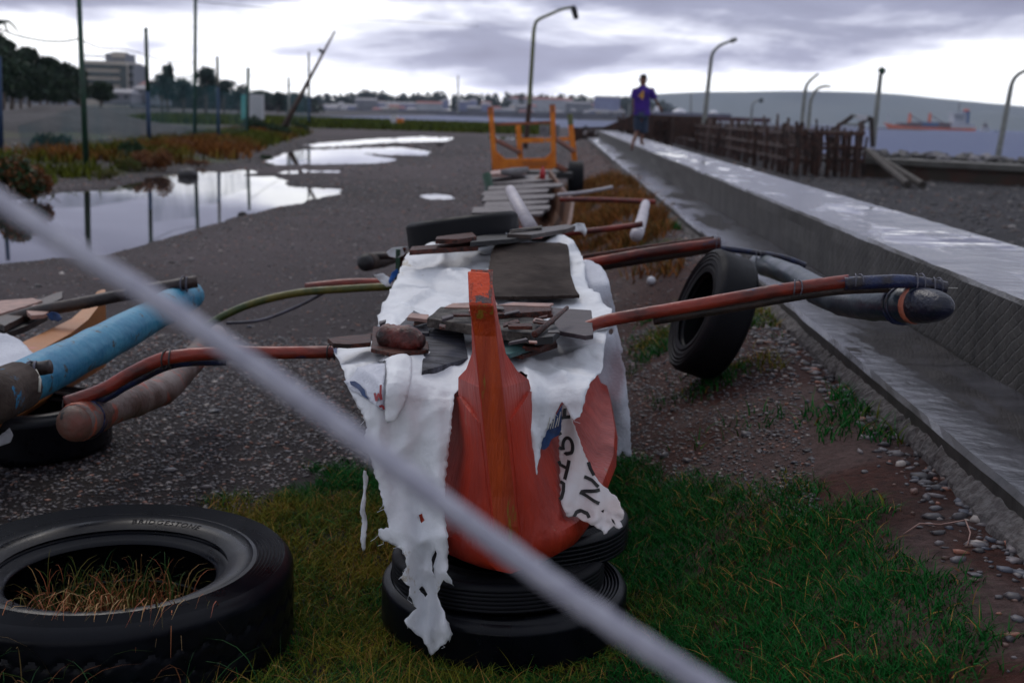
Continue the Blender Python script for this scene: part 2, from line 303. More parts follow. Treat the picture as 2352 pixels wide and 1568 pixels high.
# wet concrete, pooled where the noise is low; scored lines on the upright face
def concrete(name,pool,hatch=.32):
    m,nt,b=newmat(name); L=nt.links.new; g=N(nt,'ShaderNodeNewGeometry')
    mp=N(nt,'ShaderNodeMapping'); mp.inputs['Scale'].default_value=(1.7,.5,1); L(g.outputs['Position'],mp.inputs[0])
    n=N(nt,'ShaderNodeTexNoise',Scale=1.5,Detail=7.,Roughness=.62); L(mp.outputs[0],n.inputs['Vector'])
    n2=N(nt,'ShaderNodeTexNoise',Scale=9.,Detail=9.,Roughness=.7); L(g.outputs['Position'],n2.inputs['Vector'])
    col=ramp(nt,n2.outputs[0],[(.3,(.036,.035,.042)),(.7,(.088,.085,.10))])
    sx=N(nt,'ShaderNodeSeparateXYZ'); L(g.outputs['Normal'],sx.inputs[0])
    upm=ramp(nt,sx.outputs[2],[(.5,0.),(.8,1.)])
    pl=ramp(nt,n.outputs[0],[(pool-.03,1.),(pool+.03,0.)])
    pm=N(nt,'ShaderNodeMath',operation='MULTIPLY'); L(upm,pm.inputs[0]); L(pl,pm.inputs[1])
    mx=N(nt,'ShaderNodeMixRGB'); L(pm.outputs[0],mx.inputs[0]); L(col,mx.inputs[1]); mx.inputs[2].default_value=(.055,.05,.05,1)
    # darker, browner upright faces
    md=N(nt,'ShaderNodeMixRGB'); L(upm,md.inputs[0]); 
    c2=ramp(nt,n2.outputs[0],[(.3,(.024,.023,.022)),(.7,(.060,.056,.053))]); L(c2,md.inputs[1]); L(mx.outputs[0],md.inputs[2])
    # pour joints across the wall and dark runs of water stain
    sp_=N(nt,'ShaderNodeSeparateXYZ'); L(g.outputs['Position'],sp_.inputs[0])
    a1=N(nt,'ShaderNodeMath',operation='MULTIPLY_ADD'); L(sp_.outputs[1],a1.inputs[0]); a1.inputs[1].default_value=.31; a1.inputs[2].default_value=.4
    a2=N(nt,'ShaderNodeMath',operation='FRACT'); L(a1.outputs[0],a2.inputs[0])
    jn=ramp(nt,a2.outputs[0],[(.0,.35),(.006,.35),(.0085,1.)])
    mps=N(nt,'ShaderNodeMapping'); mps.inputs['Scale'].default_value=(3,5,.5); L(g.outputs['Position'],mps.inputs[0])
    ns=N(nt,'ShaderNodeTexNoise',Scale=1.4,Detail=6.,Roughness=.6); L(mps.outputs[0],ns.inputs['Vector'])
    st_=ramp(nt,ns.outputs[0],[(.38,.62),(.58,1.1)])
    m1=N(nt,'ShaderNodeMixRGB',blend_type='MULTIPLY'); m1.inputs[0].default_value=1; L(md.outputs[0],m1.inputs[1]); L(jn,m1.inputs[2])
    m2=N(nt,'ShaderNodeMixRGB',blend_type='MULTIPLY'); m2.inputs[0].default_value=1; L(m1.outputs[0],m2.inputs[1]); L(st_,m2.inputs[2])
    L(m2.outputs[0],b.inputs['Base Color'])
    rr=N(nt,'ShaderNodeMapRange'); L(pm.outputs[0],rr.inputs[0]); rr.inputs[3].default_value=.22; rr.inputs[4].default_value=.03
    r2=N(nt,'ShaderNodeMixRGB'); L(upm,r2.inputs[0]); r2.inputs[1].default_value=(.6,.6,.6,1); L(rr.outputs[0],r2.inputs[2]); L(r2.outputs[0],b.inputs['Roughness'])
    # scored criss-cross
    hs=[]
    for a in (32,-28):
        mw=N(nt,'ShaderNodeMapping'); mw.inputs['Rotation'].default_value=(R(a),0,0); L(g.outputs['Position'],mw.inputs[0])
        w=N(nt,'ShaderNodeTexWave',Scale=6.5,Distortion=1.2,Detail=1.,bands_direction='Z'); w.inputs['Detail Scale'].default_value=1.5; L(mw.outputs[0],w.inputs['Vector'])
        hs.append(ramp(nt,w.outputs[0],[(.0,0.),(.14,1.)]))
    mm=N(nt,'ShaderNodeMath',operation='MULTIPLY'); L(hs[0],mm.inputs[0]);L(hs[1],mm.inputs[1])
    mk=N(nt,'ShaderNodeMath',operation='MAXIMUM'); L(mm.outputs[0],mk.inputs[0]); L(upm,mk.inputs[1])
    b1=N(nt,'ShaderNodeBump',Strength=hatch,Distance=.008); L(mk.outputs[0],b1.inputs['Height'])
    n4=N(nt,'ShaderNodeTexNoise',Scale=14.,Detail=6.); L(g.outputs['Position'],n4.inputs['Vector'])
    inv=N(nt,'ShaderNodeMath',operation='MULTIPLY_ADD'); L(pm.outputs[0],inv.inputs[0]); inv.inputs[1].default_value=-.20; inv.inputs[2].default_value=.22
    b2=N(nt,'ShaderNodeBump',Distance=.02); L(inv.outputs[0],b2.inputs['Strength']); L(n4.outputs[0],b2.inputs['Height']); L(b1.outputs[0],b2.inputs['Normal']); L(b2.outputs[0],b.inputs['Normal'])
    return m
MT['conc']=concrete('wet_concrete_top',.44); MT['conc2']=concrete('wet_concrete_ledge',.47,.0)
def water(name,col,bs,bst,rough=.03,bd=.02):
    m,nt,b=newmat(name); L=nt.links.new; b.inputs['Base Color'].default_value=(*col,1); b.inputs['Roughness'].default_value=rough
    g=N(nt,'ShaderNodeNewGeometry'); n=N(nt,'ShaderNodeTexNoise',Scale=bs,Detail=4.); L(g.outputs['Position'],n.inputs['Vector'])
    bp=N(nt,'ShaderNodeBump',Strength=bst,Distance=bd); L(n.outputs[0],bp.inputs['Height']); L(bp.outputs[0],b.inputs['Normal']); return m
MT['puddle']=water('puddle_water',(.03,.028,.03),1.5,.06,.02,.004)
MT['sea']=water('sea_water',(.030,.055,.16),.35,1.,.5,.9); MT['sea'].node_tree.nodes['Principled BSDF'].inputs['Specular IOR Level'].default_value=.28
def netmat():
    m,nt,b=newmat('teal_net'); L=nt.links.new; b.inputs['Base Color'].default_value=(.01,.11,.13,1); b.inputs['Roughness'].default_value=.8
    n=N(nt,'ShaderNodeTexNoise',Scale=.6,Detail=4.); g=N(nt,'ShaderNodeNewGeometry'); L(g.outputs['Position'],n.inputs['Vector'])
    L(ramp(nt,n.outputs[0],[(.35,.12),(.7,.42)]),b.inputs['Alpha']); return m
MT['net']=netmat()
# ------------------------------------------------------------------ world
wd=bpy.data.worlds.new('World'); scene.world=wd; wd.use_nodes=True; nt=wd.node_tree; L=nt.links.new
bg=nt.nodes['Background']; bg.inputs[1].default_value=1.
tc=N(nt,'ShaderNodeTexCoord'); sep=N(nt,'ShaderNodeSeparateXYZ'); L(tc.outputs['Generated'],sep.inputs[0])
def cloud(sc,stretch,det,rough=.55,loc=(0,0,0),dist=0.):
    mp=N(nt,'ShaderNodeMapping'); mp.inputs['Scale'].default_value=stretch; mp.inputs['Location'].default_value=loc; L(tc.outputs['Generated'],mp.inputs[0])
    n=N(nt,'ShaderNodeTexNoise',Scale=sc,Detail=det,Roughness=rough,Distortion=dist); L(mp.outputs[0],n.inputs['Vector']); return n.outputs[0]
n1=cloud(2.6,(1.,1.,7.),6.,.52,(3.1,1.7,.35),.5); n2=cloud(8.,(1.,1.,3.),6.,.6,(.7,4.,0),.4)
def mth(op,a,b_,c=None):
    n=N(nt,'ShaderNodeMath',operation=op)
    for i,v in enumerate([a,b_]+([c] if c is not None else [])):
        if isinstance(v,(int,float)): n.inputs[i].default_value=v
        else: L(v,n.inputs[i])
    return n.outputs[0]
el=N(nt,'ShaderNodeMapRange'); L(sep.outputs[2],el.inputs[0]); el.inputs[1].default_value=0.; el.inputs[2].default_value=.11; el.inputs[3].default_value=-.40; el.inputs[4].default_value=.36
v=mth('ADD',mth('MULTIPLY_ADD',n1,1.7,-.35),mth('MULTIPLY_ADD',n2,.6,-.30)); v=mth('ADD',v,el.outputs[0])
cc=ramp(nt,v,[(.32,(1.,1.,1.)),(.46,(.86,.86,.91)),(.57,(.49,.495,.60)),(.69,(.215,.215,.31)),(.9,(.14,.135,.21))])
sky=N(nt,'ShaderNodeTexSky',sky_type='NISHITA',sun_disc=False,sun_elevation=R(48),sun_rotation=R(-22)); 
sk=N(nt,'ShaderNodeMixRGB',blend_type='MULTIPLY'); sk.inputs[0].default_value=1; L(sky.outputs[0],sk.inputs[1]); sk.inputs[2].default_value=(.07,.07,.07,1)
gl=N(nt,'ShaderNodeMapRange'); L(sep.outputs[2],gl.inputs[0]); gl.inputs[1].default_value=0.; gl.inputs[2].default_value=.07; gl.inputs[3].default_value=1.7; gl.inputs[4].default_value=1.
cg=N(nt,'ShaderNodeVectorMath',operation='SCALE'); L(cc,cg.inputs[0]); L(gl.outputs[0],cg.inputs['Scale']); cc=cg.outputs[0]
hi=N(nt,'ShaderNodeMapRange'); L(sep.outputs[2],hi.inputs[0]); hi.inputs[1].default_value=.12; hi.inputs[2].default_value=.4
up_=N(nt,'ShaderNodeMixRGB'); L(hi.outputs[0],up_.inputs[0]); L(cc,up_.inputs[1]); up_.inputs[2].default_value=(.40,.42,.48,1)
fb_=N(nt,'ShaderNodeMapRange'); L(sep.outputs[1],fb_.inputs[0]); fb_.inputs[1].default_value=-.8; fb_.inputs[2].default_value=.8; fb_.inputs[3].default_value=.62; fb_.inputs[4].default_value=1.22
cs=N(nt,'ShaderNodeVectorMath',operation='SCALE'); L(up_.outputs[0],cs.inputs[0]); L(fb_.outputs[0],cs.inputs['Scale'])
mxw=N(nt,'ShaderNodeMixRGB'); mxw.inputs[0].default_value=.10; L(cs.outputs[0],mxw.inputs[1]); L(sk.outputs[0],mxw.inputs[2])
L(mxw.outputs[0],bg.inputs[0])
sd=bpy.data.lights.new('sun','SUN'); sd.energy=.5; sd.angle=R(20); sd.color=(1,.93,.86); so=bpy.data.objects.new('sun',sd); COL.objects.link(so)
so.rotation_euler=(R(-42),0,R(22)); so.location=(0,0,50)
scene.view_settings.view_transform='Standard'; scene.view_settings.look='None'; scene.view_settings.exposure=.64; scene.view_settings.gamma=1
scene.render.resolution_x=1024; scene.render.resolution_y=682
#PART2
# ------------------------------------------------------------------ ground
def build_ground():
    ys=[0.2]
    while ys[-1]<75: ys.append(ys[-1]*1.010+.012)
    while ys[-1]<12000: ys.append(ys[-1]*1.05)
    ys=np.array([-6.,-3,-1]+ys)
    xs=np.concatenate([-np.geomspace(12000,26,60),np.linspace(-25,-3.2,150),np.arange(-3.1,4.2,.05),np.linspace(4.3,26,80),np.geomspace(27,12000,60)])
    X,Y=np.meshgrid(xs,ys); Z=gz(X,Y)
    V=np.stack([X,Y,Z],-1).reshape(-1,3); ny,nx=X.shape
    i=np.arange(ny-1)[:,None]*nx+np.arange(nx-1)[None,:]
    Fs=np.stack([i,i+1,i+nx+1,i+nx],-1).reshape(-1,4)
    # colours of the materials that lie there: grey gravel, red soil, mud, beach shingle
    base=np.zeros(X.shape+(3,))
    f=fbm(X,Y,2.4,21)[...,None]; f2=fbm(X,Y,.35,22)[...,None]
    base[:]=np.array([.058,.043,.047]); base*= (.45+1.05*f)
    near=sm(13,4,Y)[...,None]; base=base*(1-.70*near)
    red=(sm(-1.7,-.5,X-xl(Y))*sm(.2,.0,X-xl(Y))*sm(70,30,Y))[...,None]*(.35+.75*f2)
    base=base*(1-red)+np.array([.058,.019,.013])*red
    sand=(sm(.55,.62,fbm(X,Y,.8,25))*sm(-1.5,-.7,X-xl(Y))*sm(.2,0,X-xl(Y)))[...,None]*.7
    base=base*(1-sand)+np.array([.085,.058,.055])*sand
    beach=sm(0,.2,X-xf(Y))[...,None]; base=base*(1-beach)+np.array([.028,.026,.030])*(.5+f)*beach
    base*=(.72+.56*fbm(X,Y,.9,77))[...,None]
    for p_ in PUD[:3]: base*=(1-.35*sm(.9,0,sdist(X,Y,p_)*14/np.maximum(Y,14)))[...,None]
    farb=sdist(X,Y,gp([(-400,480),(0,425),(200,412),(420,382),(560,372),(640,335),(720,305),(720,270),(-400,260)]))
    fb=sm(.3,-.8,farb)[...,None]; base=base*(1-fb)+np.array([.032,.026,.024])*(.5+f)*fb
    gr=(sm(.45,.6,fbm(X,Y,3.,31))*sm(.5,-1.,farb))[...,None]*.8
    base=base*(1-gr)+np.array([.05,.065,.018])*gr
    town=sm(140,200,Y)[...,None]; base=base*(1-town)+np.array([.045,.042,.045])*town
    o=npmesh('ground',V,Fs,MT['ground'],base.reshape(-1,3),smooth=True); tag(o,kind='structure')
build_ground()
def sheetrect(name,x0,x1,y0,y1,z,m,n=1):
    mb=MB()
    for i in range(n):
        a=x0+(x1-x0)*i/n;b=x0+(x1-x0)*(i+1)/n; mb.add([(a,y0,z),(b,y0,z),(b,y1,z),(a,y1,z)],[(0,1,2,3)])
    return mb.build(name,m)
o=sheetrect('puddle_water',-14,1.25,8,100,-.022,MT['puddle']); tag(o,kind='structure')
# sea: two sheets' worth in one outline
o=sheetrect('sea_water',-9000,15000,36,14000,-.95,MT['sea']); tag(o,kind='structure')
# ------------------------------------------------------------------ hills across the sea
def hill(name,pts,Y,depth,m):
    tops=[at(px,py,Y) for px,py in pts]; P=smoothpath([(p[0],Y,p[2]) for p in tops],10)
    n=len(P);V=[];Fc=[]
    for j,(dy,k) in enumerate([(-depth*.35,0.),(-depth*.2,.45),(-depth*.08,.8),(0,1.),(depth*.2,.7),(depth*.5,0.)]):
        for i,p in enumerate(P):
            z=-5+(p.z+5)*k
            if 0<k<1: z*=1+.10*(mnoise.noise(Vector((p.x*.0016,j*3.1,Y)))+.5*mnoise.noise(Vector((p.x*.005,j,2))))
            V.append((p.x,Y+dy+150*mnoise.noise(Vector((p.x*.001,j,0))),z))
    for j in range(5):
        for i in range(n-1): Fc.append((j*n+i,j*n+i+1,(j+1)*n+i+1,(j+1)*n+i))
    o=MB().add(V,Fc).build(name,m,smooth=True); tag(o,kind='structure'); return o
MT['hill']=mat('forested_hill',(.05,.075,.06),(.08,.095,.07),scale=.004,rough=.9,bump=0,world=True)
hill('hills',[(1180,262),(1300,240),(1420,224),(1568,213),(1700,211),(1851,210),(2034,215),(2168,227),(2352,245),(2600,270),(2900,300)],6500,1500,MT['hill'])
hill('hills',[(2150,292),(2230,262),(2290,254),(2352,270),(2500,296),(2700,312)],5600,900,MT['hill'])
# ------------------------------------------------------------------ sea wall
def wall():
    root=empty('sea_wall',(2.2,0,.3),'long wet grey concrete sea wall with a lower ledge along its near side','wall')
    ys=np.concatenate([np.arange(-3,16,.12),np.arange(16,61.2,.5)])
    def strip(name,prof,m,seed,end=True):
        V=[];k=None
        for y in ys:
            row=prof(y)
            for j,(x,z) in enumerate(row):
                jx=.007*mnoise.noise(Vector((y*3.1,j*4.,seed)))+.012*mnoise.noise(Vector((y*.6,j,seed))); jz=.005*mnoise.noise(Vector((y*4,j*7.,seed+3)))
                V.append((x+jx,y,z+jz))
            k=len(row)
        n=len(ys); Fc=[(i*k+j,i*k+j+1,(i+1)*k+j+1,(i+1)*k+j) for i in range(n-1) for j in range(k-1)]
        Fc+=[tuple(range((n-1)*k,n*k)),tuple(range(k))[::-1]]
        o=MB().add(V,Fc).build(name,m,root); return o
    strip('parapet',lambda y:[(xn(y)+.012,-.2),(xn(y)+.01,ZL+.0),(xn(y)+.006,.62),(xn(y)+.003,.75),(xn(y),ZW-.018),(xn(y)+.014,ZW),(xn(y)+.25,ZW-.002),(xn(y)+.45,ZW-.004),(xf(y)-.25,ZW-.002),(xf(y)-.02,ZW),(xf(y),ZW-.02),(xf(y)+.02,.4),(xf(y)+.03,-.2)],MT['conc'],1)
    strip('ledge',lambda y:[(xl(y)+.01,.1),(xl(y)+.005,.38),(xl(y),ZL-.018),(xl(y)+.016,ZL),(xl(y)+.2,ZL-.003),(xl(y)+.36,ZL-.004),(xn(y)+.004,ZL+.001),(xn(y)-.001,ZL-.1)],MT['conc2'],2)
    # rough concrete that ran out under the form boards
    V=[];n=0;ysr=np.arange(1.6,30,.035);k=5
    for y in ysr:
        a=.025+.05*max(0,mnoise.noise(Vector((y*1.3,0,5)))+.25)+.02*mnoise.noise(Vector((y*14,3,5)))
        for j,(dx,z) in enumerate([(0.004,.445),(-a*.35,.42),(-a*.8,.395),(-a,.36),(-a*.9,.28)]):
            V.append((xl(y)+dx+.012*mnoise.noise(Vector((y*22,j*3.,1))),y,z+.02*mnoise.noise(Vector((y*18,j*5.,2)))))
    n=len(ysr); Fc=[(i*k+j,i*k+j+1,(i+1)*k+j+1,(i+1)*k+j) for i in range(n-1) for j in range(k-1)]
    MB().add(V,Fc).build('rough_footing',mat('rough_footing',(.13,.12,.12),(.06,.05,.05),scale=30,rough=.8,bump=1.,bscale=60),root)
wall()
# ------------------------------------------------------------------ stones and grass (countless: stuff)
ico_v=[];t=(1+5**.5)/2
for a,b in((-1,t),(1,t),(-1,-t),(1,-t)): ico_v+=[(a,b,0),(0,a,b),(b,0,a)]
ICV=np.array([(-1,t,0),(1,t,0),(-1,-t,0),(1,-t,0),(0,-1,t),(0,1,t),(0,-1,-t),(0,1,-t),(t,0,-1),(t,0,1),(-t,0,-1),(-t,0,1)])/math.sqrt(1+t*t)
ICF=np.array([(0,11,5),(0,5,1),(0,1,7),(0,7,10),(0,10,11),(1,5,9),(5,11,4),(11,10,2),(10,7,6),(7,1,8),(3,9,4),(3,4,2),(3,2,6),(3,6,8),(3,8,9),(4,9,5),(2,4,11),(6,2,10),(8,6,7),(9,8,1)])
def stones(name,XY,size,cols,label,z=None,flat=.45):
    n=len(XY); s=size[:,None,None]*(.55+.9*rng.random((n,1,3)))*np.array([1,1,flat])
    V=ICV[None]*(1+.7*(rng.random((n,12,1))-.5))*s
    a=rng.random(n)*6.28; c,sn=np.cos(a)[:,None],np.sin(a)[:,None]
    x=V[...,0]*c-V[...,1]*sn; y=V[...,0]*sn+V[...,1]*c
    zz=gz(XY[:,0],XY[:,1]) if z is None else z
    V=np.stack([x+XY[:,0:1],y+XY[:,1:2],V[...,2]+(zz+size*.05)[:,None]],-1).reshape(-1,3)
    Fs=(ICF[None]+12*np.arange(n)[:,None,None]).reshape(-1,3)
    o=npmesh(name,V,Fs,MT['stone'],np.repeat(cols,12,0)); return tag(o,label,'gravel',kind='stuff')
def pcol(n,redness=.1):
    pal=np.array([(.045,.04,.045),(.075,.07,.08),(.11,.095,.10),(.035,.03,.035),(.16,.14,.14),(.10,.055,.045),(.22,.09,.06),(.30,.26,.24),(.055,.06,.08)])
    w=np.array([.22,.2,.14,.18,.05,.09,.035+redness*.3,.035,.06]); w/=w.sum()
    return pal[rng.choice(len(pal),n,p=w)]*(.7+.6*rng.random((n,1)))
GP=[hit(x,y)[:2] for x,y in [(-500,1250),(0,1240),(300,1235),(430,1190),(560,1125),(690,1062),(800,1040),(940,1075),(1200,1080),(1400,1056),(1560,1085),(1700,1065),(1860,1085),(1940,1170),(2060,1240),(2180,1330),(2352,1420),(2480,1470),(2300,1568),(2350,1800),(-500,1800)]]
n=78000; yy=np.concatenate([rng.uniform(2.2,8,56000),rng.uniform(7.5,26,22000)])
XY=np.stack([rng.uniform(-1,.35,n)*(yy*.5+1.),yy],-1)
XY=XY[(XY[:,0]>-.55*XY[:,1]-.6)]
dg=sdist(XY[:,0],XY[:,1],GP); keep=(dg>-.12+.25*(fbm(XY[:,0],XY[:,1],.25,40)-.5))&(XY[:,0]<xl(XY[:,1])-.02)
XY=XY[keep]; XY=XY[gz(XY[:,0],XY[:,1])>-.02]
sz=.0030+.0065*rng.random(len(XY))**3+.0007*XY[:,1]; big=rng.random(len(XY))<.006; sz[big]*=2.4
stones('gravel',XY,sz,pcol(len(XY),.12),'small grey and reddish pebbles strewn over the ground between boats and wall')
n=9000; XY=np.stack([rng.uniform(-16,3,n),rng.uniform(11,60,n)],-1); XY=XY[(XY[:,0]<xl(XY[:,1])-.05)&(XY[:,0]>-.45*XY[:,1])]
XY=XY[gz(XY[:,0],XY[:,1])>-.015]; sz=.010+.0012*XY[:,1]*rng.random(len(XY)); stones('gravel',XY,sz,pcol(len(XY),.1),'coarse stones scattered across the far mud flat')
n=16000; XY=np.stack([rng.uniform(2.6,18,n),rng.uniform(5,45,n)],-1); XY=XY[(XY[:,0]>xf(XY[:,1])+.05)&(XY[:,0]<.5*XY[:,1]+1)&(XY[:,0]<14.5)]
sz=.018+.05*rng.random(len(XY))**2; c=pcol(len(XY),.02)*.55; stones('shingle',XY,sz,c,'dark shingle covering the beach behind the concrete wall')
# stones along the foot of the ledge
n=1500; y=rng.uniform(2.3,12,n); XY=np.stack([xl(y)-.02-abs(rng.normal(0,.10,n)),y],-1); sz=.006+.02*rng.random(n)**2
stones('rubble',XY,sz,pcol(n,.1)*1.2,'small broken stones lying along the foot of the ledge')
def grass(name,XY,hh,cols,label,lean=.6,w=.0022,seg=3,cat='grass'):
    n=len(XY); z=gz(XY[:,0],XY[:,1])-.004; a=rng.random(n)*6.28; dx,dy=np.cos(a),np.sin(a)
    b=rng.random(n)*6.28; ex,ey=np.cos(b),np.sin(b); ln=lean*(.3+rng.random(n))*hh
    V=np.zeros((n,2*seg+1,3)); 
    for j in range(seg+1):
        t=j/seg; cx=XY[:,0]+ex*ln*t**1.8; cy=XY[:,1]+ey*ln*t**1.8; cz=z+hh*(t-.28*lean*t*t); ww=w*(1-t)*(1+.5*rng.random(n))
        if j<seg:
            V[:,2*j]=np.stack([cx-dx*ww,cy-dy*ww,cz],-1); V[:,2*j+1]=np.stack([cx+dx*ww,cy+dy*ww,cz],-1)
        else: V[:,2*j]=np.stack([cx,cy,cz],-1)
    f=[]
    for j in range(seg-1): f+=[(2*j,2*j+1,2*j+3),(2*j,2*j+3,2*j+2)]
    f+=[(2*seg-2,2*seg-1,2*seg)]
    Fs=(np.array(f)[None]+(2*seg+1)*np.arange(n)[:,None,None]).reshape(-1,3)
    o=npmesh(name,V.reshape(-1,3),Fs,MT['blade'],np.repeat(cols,2*seg+1,0)); return tag(o,label,cat,kind='stuff')
def gcol(XY,seed=50,dry=0.):
    n=len(XY); f=fbm(XY[:,0],XY[:,1],.55,seed); r=rng.random(n)
    k=np.clip((f-.53)*5+dry+(r-.5)*.9,0,1)[:,None]
    g=np.array([.010,.105,.018]); y=np.array([.19,.16,.016]); s=np.array([.34,.18,.05])
    c=g*(1-k)+y*k; st=(rng.random(n)<.05+.10*k[:,0])[:,None]; c=np.where(st,s,c)
    return c*(.6+.8*rng.random((n,1)))
def patch(poly,n,margin=.1,ns=.3,seed=60,thr=None,hole=None):
    P=np.array(poly); XY=np.stack([rng.uniform(P[:,0].min(),P[:,0].max(),n),rng.uniform(max(P[:,1].min(),1.4),P[:,1].max(),n)],-1)
    XY=XY[(abs(XY[:,0])<.52*XY[:,1]+.35)]
    d=sdist(XY[:,0],XY[:,1],poly)+.5*(fbm(XY[:,0],XY[:,1],ns,seed)-.5); p=np.clip(-d/margin,0,1)
    if thr is not None: p=p*np.clip((fbm(XY[:,0],XY[:,1],.5,seed+3)-thr)*7,0,1)
    return XY[rng.random(len(XY))<p]
def intyre(XY,c,r): return (XY[:,0]-c[0])**2+(XY[:,1]-c[1])**2<r*r
TC=(-1.10,3.25); 
XY=patch(GP,250000,.16); keep=~intyre(XY,TC,.50)&~intyre(XY,(0.,3.40),.30)&(rng.random(len(XY))<.5+np.clip((fbm(XY[:,0],XY[:,1],.16,90)-.36)*7,0,1)); XY=XY[keep]; XY=XY[XY[:,0]<xl(XY[:,1])-.02]
print('blades',len(XY))
hh=.026+.044*rng.random(len(XY))*(.5+fbm(XY[:,0],XY[:,1],.3,70)); grass('grass',XY,hh,gcol(XY),'dense short green and straw coloured grass around the bow and the big tyre',lean=1.1,w=.0016)
XB=patch(GP,5200,.1); XB=XB[~intyre(XB,TC,.50)&~intyre(XB,(0.,3.40),.36)]; grass('weeds',XB,.02+.05*rng.random(len(XB)),gcol(XB,55,.05)*.8,'broader weed leaves growing among the short grass',lean=1.3,w=.0042,seg=3,cat='weeds')
XB=patch(GP,1500,.1); XB=XB[~intyre(XB,TC,.50)]; grass('dead_leaves',XB,.02+.03*rng.random(len(XB)),np.tile([.26,.11,.05],(len(XB),1))*(.4+.9*rng.random((len(XB),1))),'dead brown leaves and straw lying in the short grass',lean=2.2,w=.004,seg=2,cat='dead leaves')
# taller wisps in the foreground
XY=np.stack([rng.uniform(-1.6,.15,5200),rng.uniform(2.2,2.95,5200)],-1); XY=XY[~intyre(XY,TC,.50)]; XY=XY[rng.random(len(XY))<np.clip((fbm(XY[:,0],XY[:,1],.3,71)-.35)*3,0,1)]
hh=.06+.11*rng.random(len(XY)); grass('grass',XY,hh,gcol(XY,52,.1),'taller wispy grass in front of the big tyre',lean=.9,w=.0016,seg=5)
# sparse grass on the bank, dry brown growth further along
bp=[hit(x,y)[:2] for x,y in [(1430,760),(1520,700),(1750,700),(1850,760),(1870,830),(1700,880),(1640,950),(1440,880)]]
XY=patch(bp,26000,.3,.4,61,.47); grass('grass',XY,.03+.05*rng.random(len(XY)),gcol(XY,53,.15),'patchy green and brown grass on the bank beside the leaning tyre',lean=1.,w=.003)
bp=[hit(x,y)[:2] for x,y in [(1240,560),(1275,470),(1300,430),(1400,400),(1480,430),(1560,520),(1560,600),(1700,690),(1640,700),(1480,640)]]
XY=patch(bp,42000,.5,.8,62,.36); n=len(XY); k=rng.random((n,1)); c=(np.array([.34,.12,.035])*k+np.array([.10,.08,.02])*(1-k))*(.5+.9*rng.random((n,1)))
grass('dry_grass',XY,.08+.16*rng.random(n),c,'rusty brown dry grass between the far boat and the ledge',lean=.8,w=.008,seg=2)
XY=np.stack([rng.uniform(-6,1,3000),rng.uniform(8,30,3000)],-1)
n=9000; yy=rng.uniform(3.6,14,n); XY=np.stack([xl(yy)-.03-abs(rng.normal(0,.28,n)),yy],-1); XY=XY[fbm(XY[:,0],XY[:,1],.45,81)>.60]
grass('weeds',XY,.03+.09*rng.random(len(XY)),gcol(XY,54,.1),'sparse weeds and small tufts along the foot of the ledge',lean=1.,w=.003)
# far side of the puddle: low scrub and the strip along the bay
bp=gp([(-60,440),(100,425),(220,415),(330,400),(440,375),(560,368),(640,335),(700,318),(720,305),(560,300),(440,322),(300,340),(200,360),(0,372),(-60,380)])
XY=patch(bp,60000,.8,3.,63,.40); XY=XY[gz(XY[:,0],XY[:,1])>0]; n=len(XY); f=fbm(XY[:,0],XY[:,1],4.,64)[:,None]; k=np.clip((f-.45)*6,0,1)
c=(np.array([.22,.085,.02])*k+np.array([.10,.115,.012])*(1-k))*(.5+.9*rng.random((n,1)))
grass('scrub_grass',XY,.16+.3*rng.random(n),c,'yellow green and rusty scrub grass on the far bank of the long puddle',lean=.7,w=.03,seg=2)
n=26000; XY=np.stack([rng.uniform(-42,12,n),rng.uniform(96,165,n)],-1); XY=XY[(XY[:,0]>-.24*XY[:,1]-8)&(XY[:,0]<.02*XY[:,1]+1)]; n=len(XY)
f=fbm(XY[:,0],XY[:,1],9.,65)[:,None]; c=(np.array([.13,.13,.012])*f+np.array([.03,.075,.012])*(1-f))*(.6+.8*rng.random((n,1)))
grass('reed_strip',XY,.25+.45*rng.random(n),c,'long strip of yellow green grass along the edge of the bay',lean=.5,w=.12,seg=2)
#PART3
# ------------------------------------------------------------------ tyres
def tyre_prof(Ro,w,ri,ribs=6,dish=.12):
    p=[];h=w/2
    sh=.10*Ro/.45; k=w/.24
    half=[(Ro,0.),(Ro,.20*w),(Ro,.36*w),(Ro-.006,.42*w),(Ro-.016,.465*w)]
    for i in range(ribs):
        r=Ro-.024-(sh*.75)*i/ribs; half+=[(r,.492*w),(r-.006,.470*w)]
    r=Ro-.030-sh*.75
    half+=[(r,.478*w),(r-.006,.455*w),(r-.014,.452*w),(r-.022,.474*w)]
    mid=(r-.022+ri)/2
    half+=[(mid+.012,.484*w),(mid-.01,.470*w),(ri+.040,.425*w),(ri+.034,.400*w),(ri+.026,.405*w),(ri+.018,.382*w),(ri+.008,.376*w),(ri,.355*w),(ri-.003,.33*w),(ri,.30*w),(ri+.02,.31*w),(mid,.40*w),(Ro-.055,.42*w),(Ro-.035,.33*w),(Ro-.03,0.)]
    half=[(a,b if a>Ro-.035-sh*.75 or b==0 else b*(1-dish*(Ro-.035-sh*.75-a)/(Ro-ri))) for a,b in half]
    return half+[(a,-b) for a,b in half[::-1] if b>0]
def tri(a): a=a%1; return 4*abs(a-.5)-1
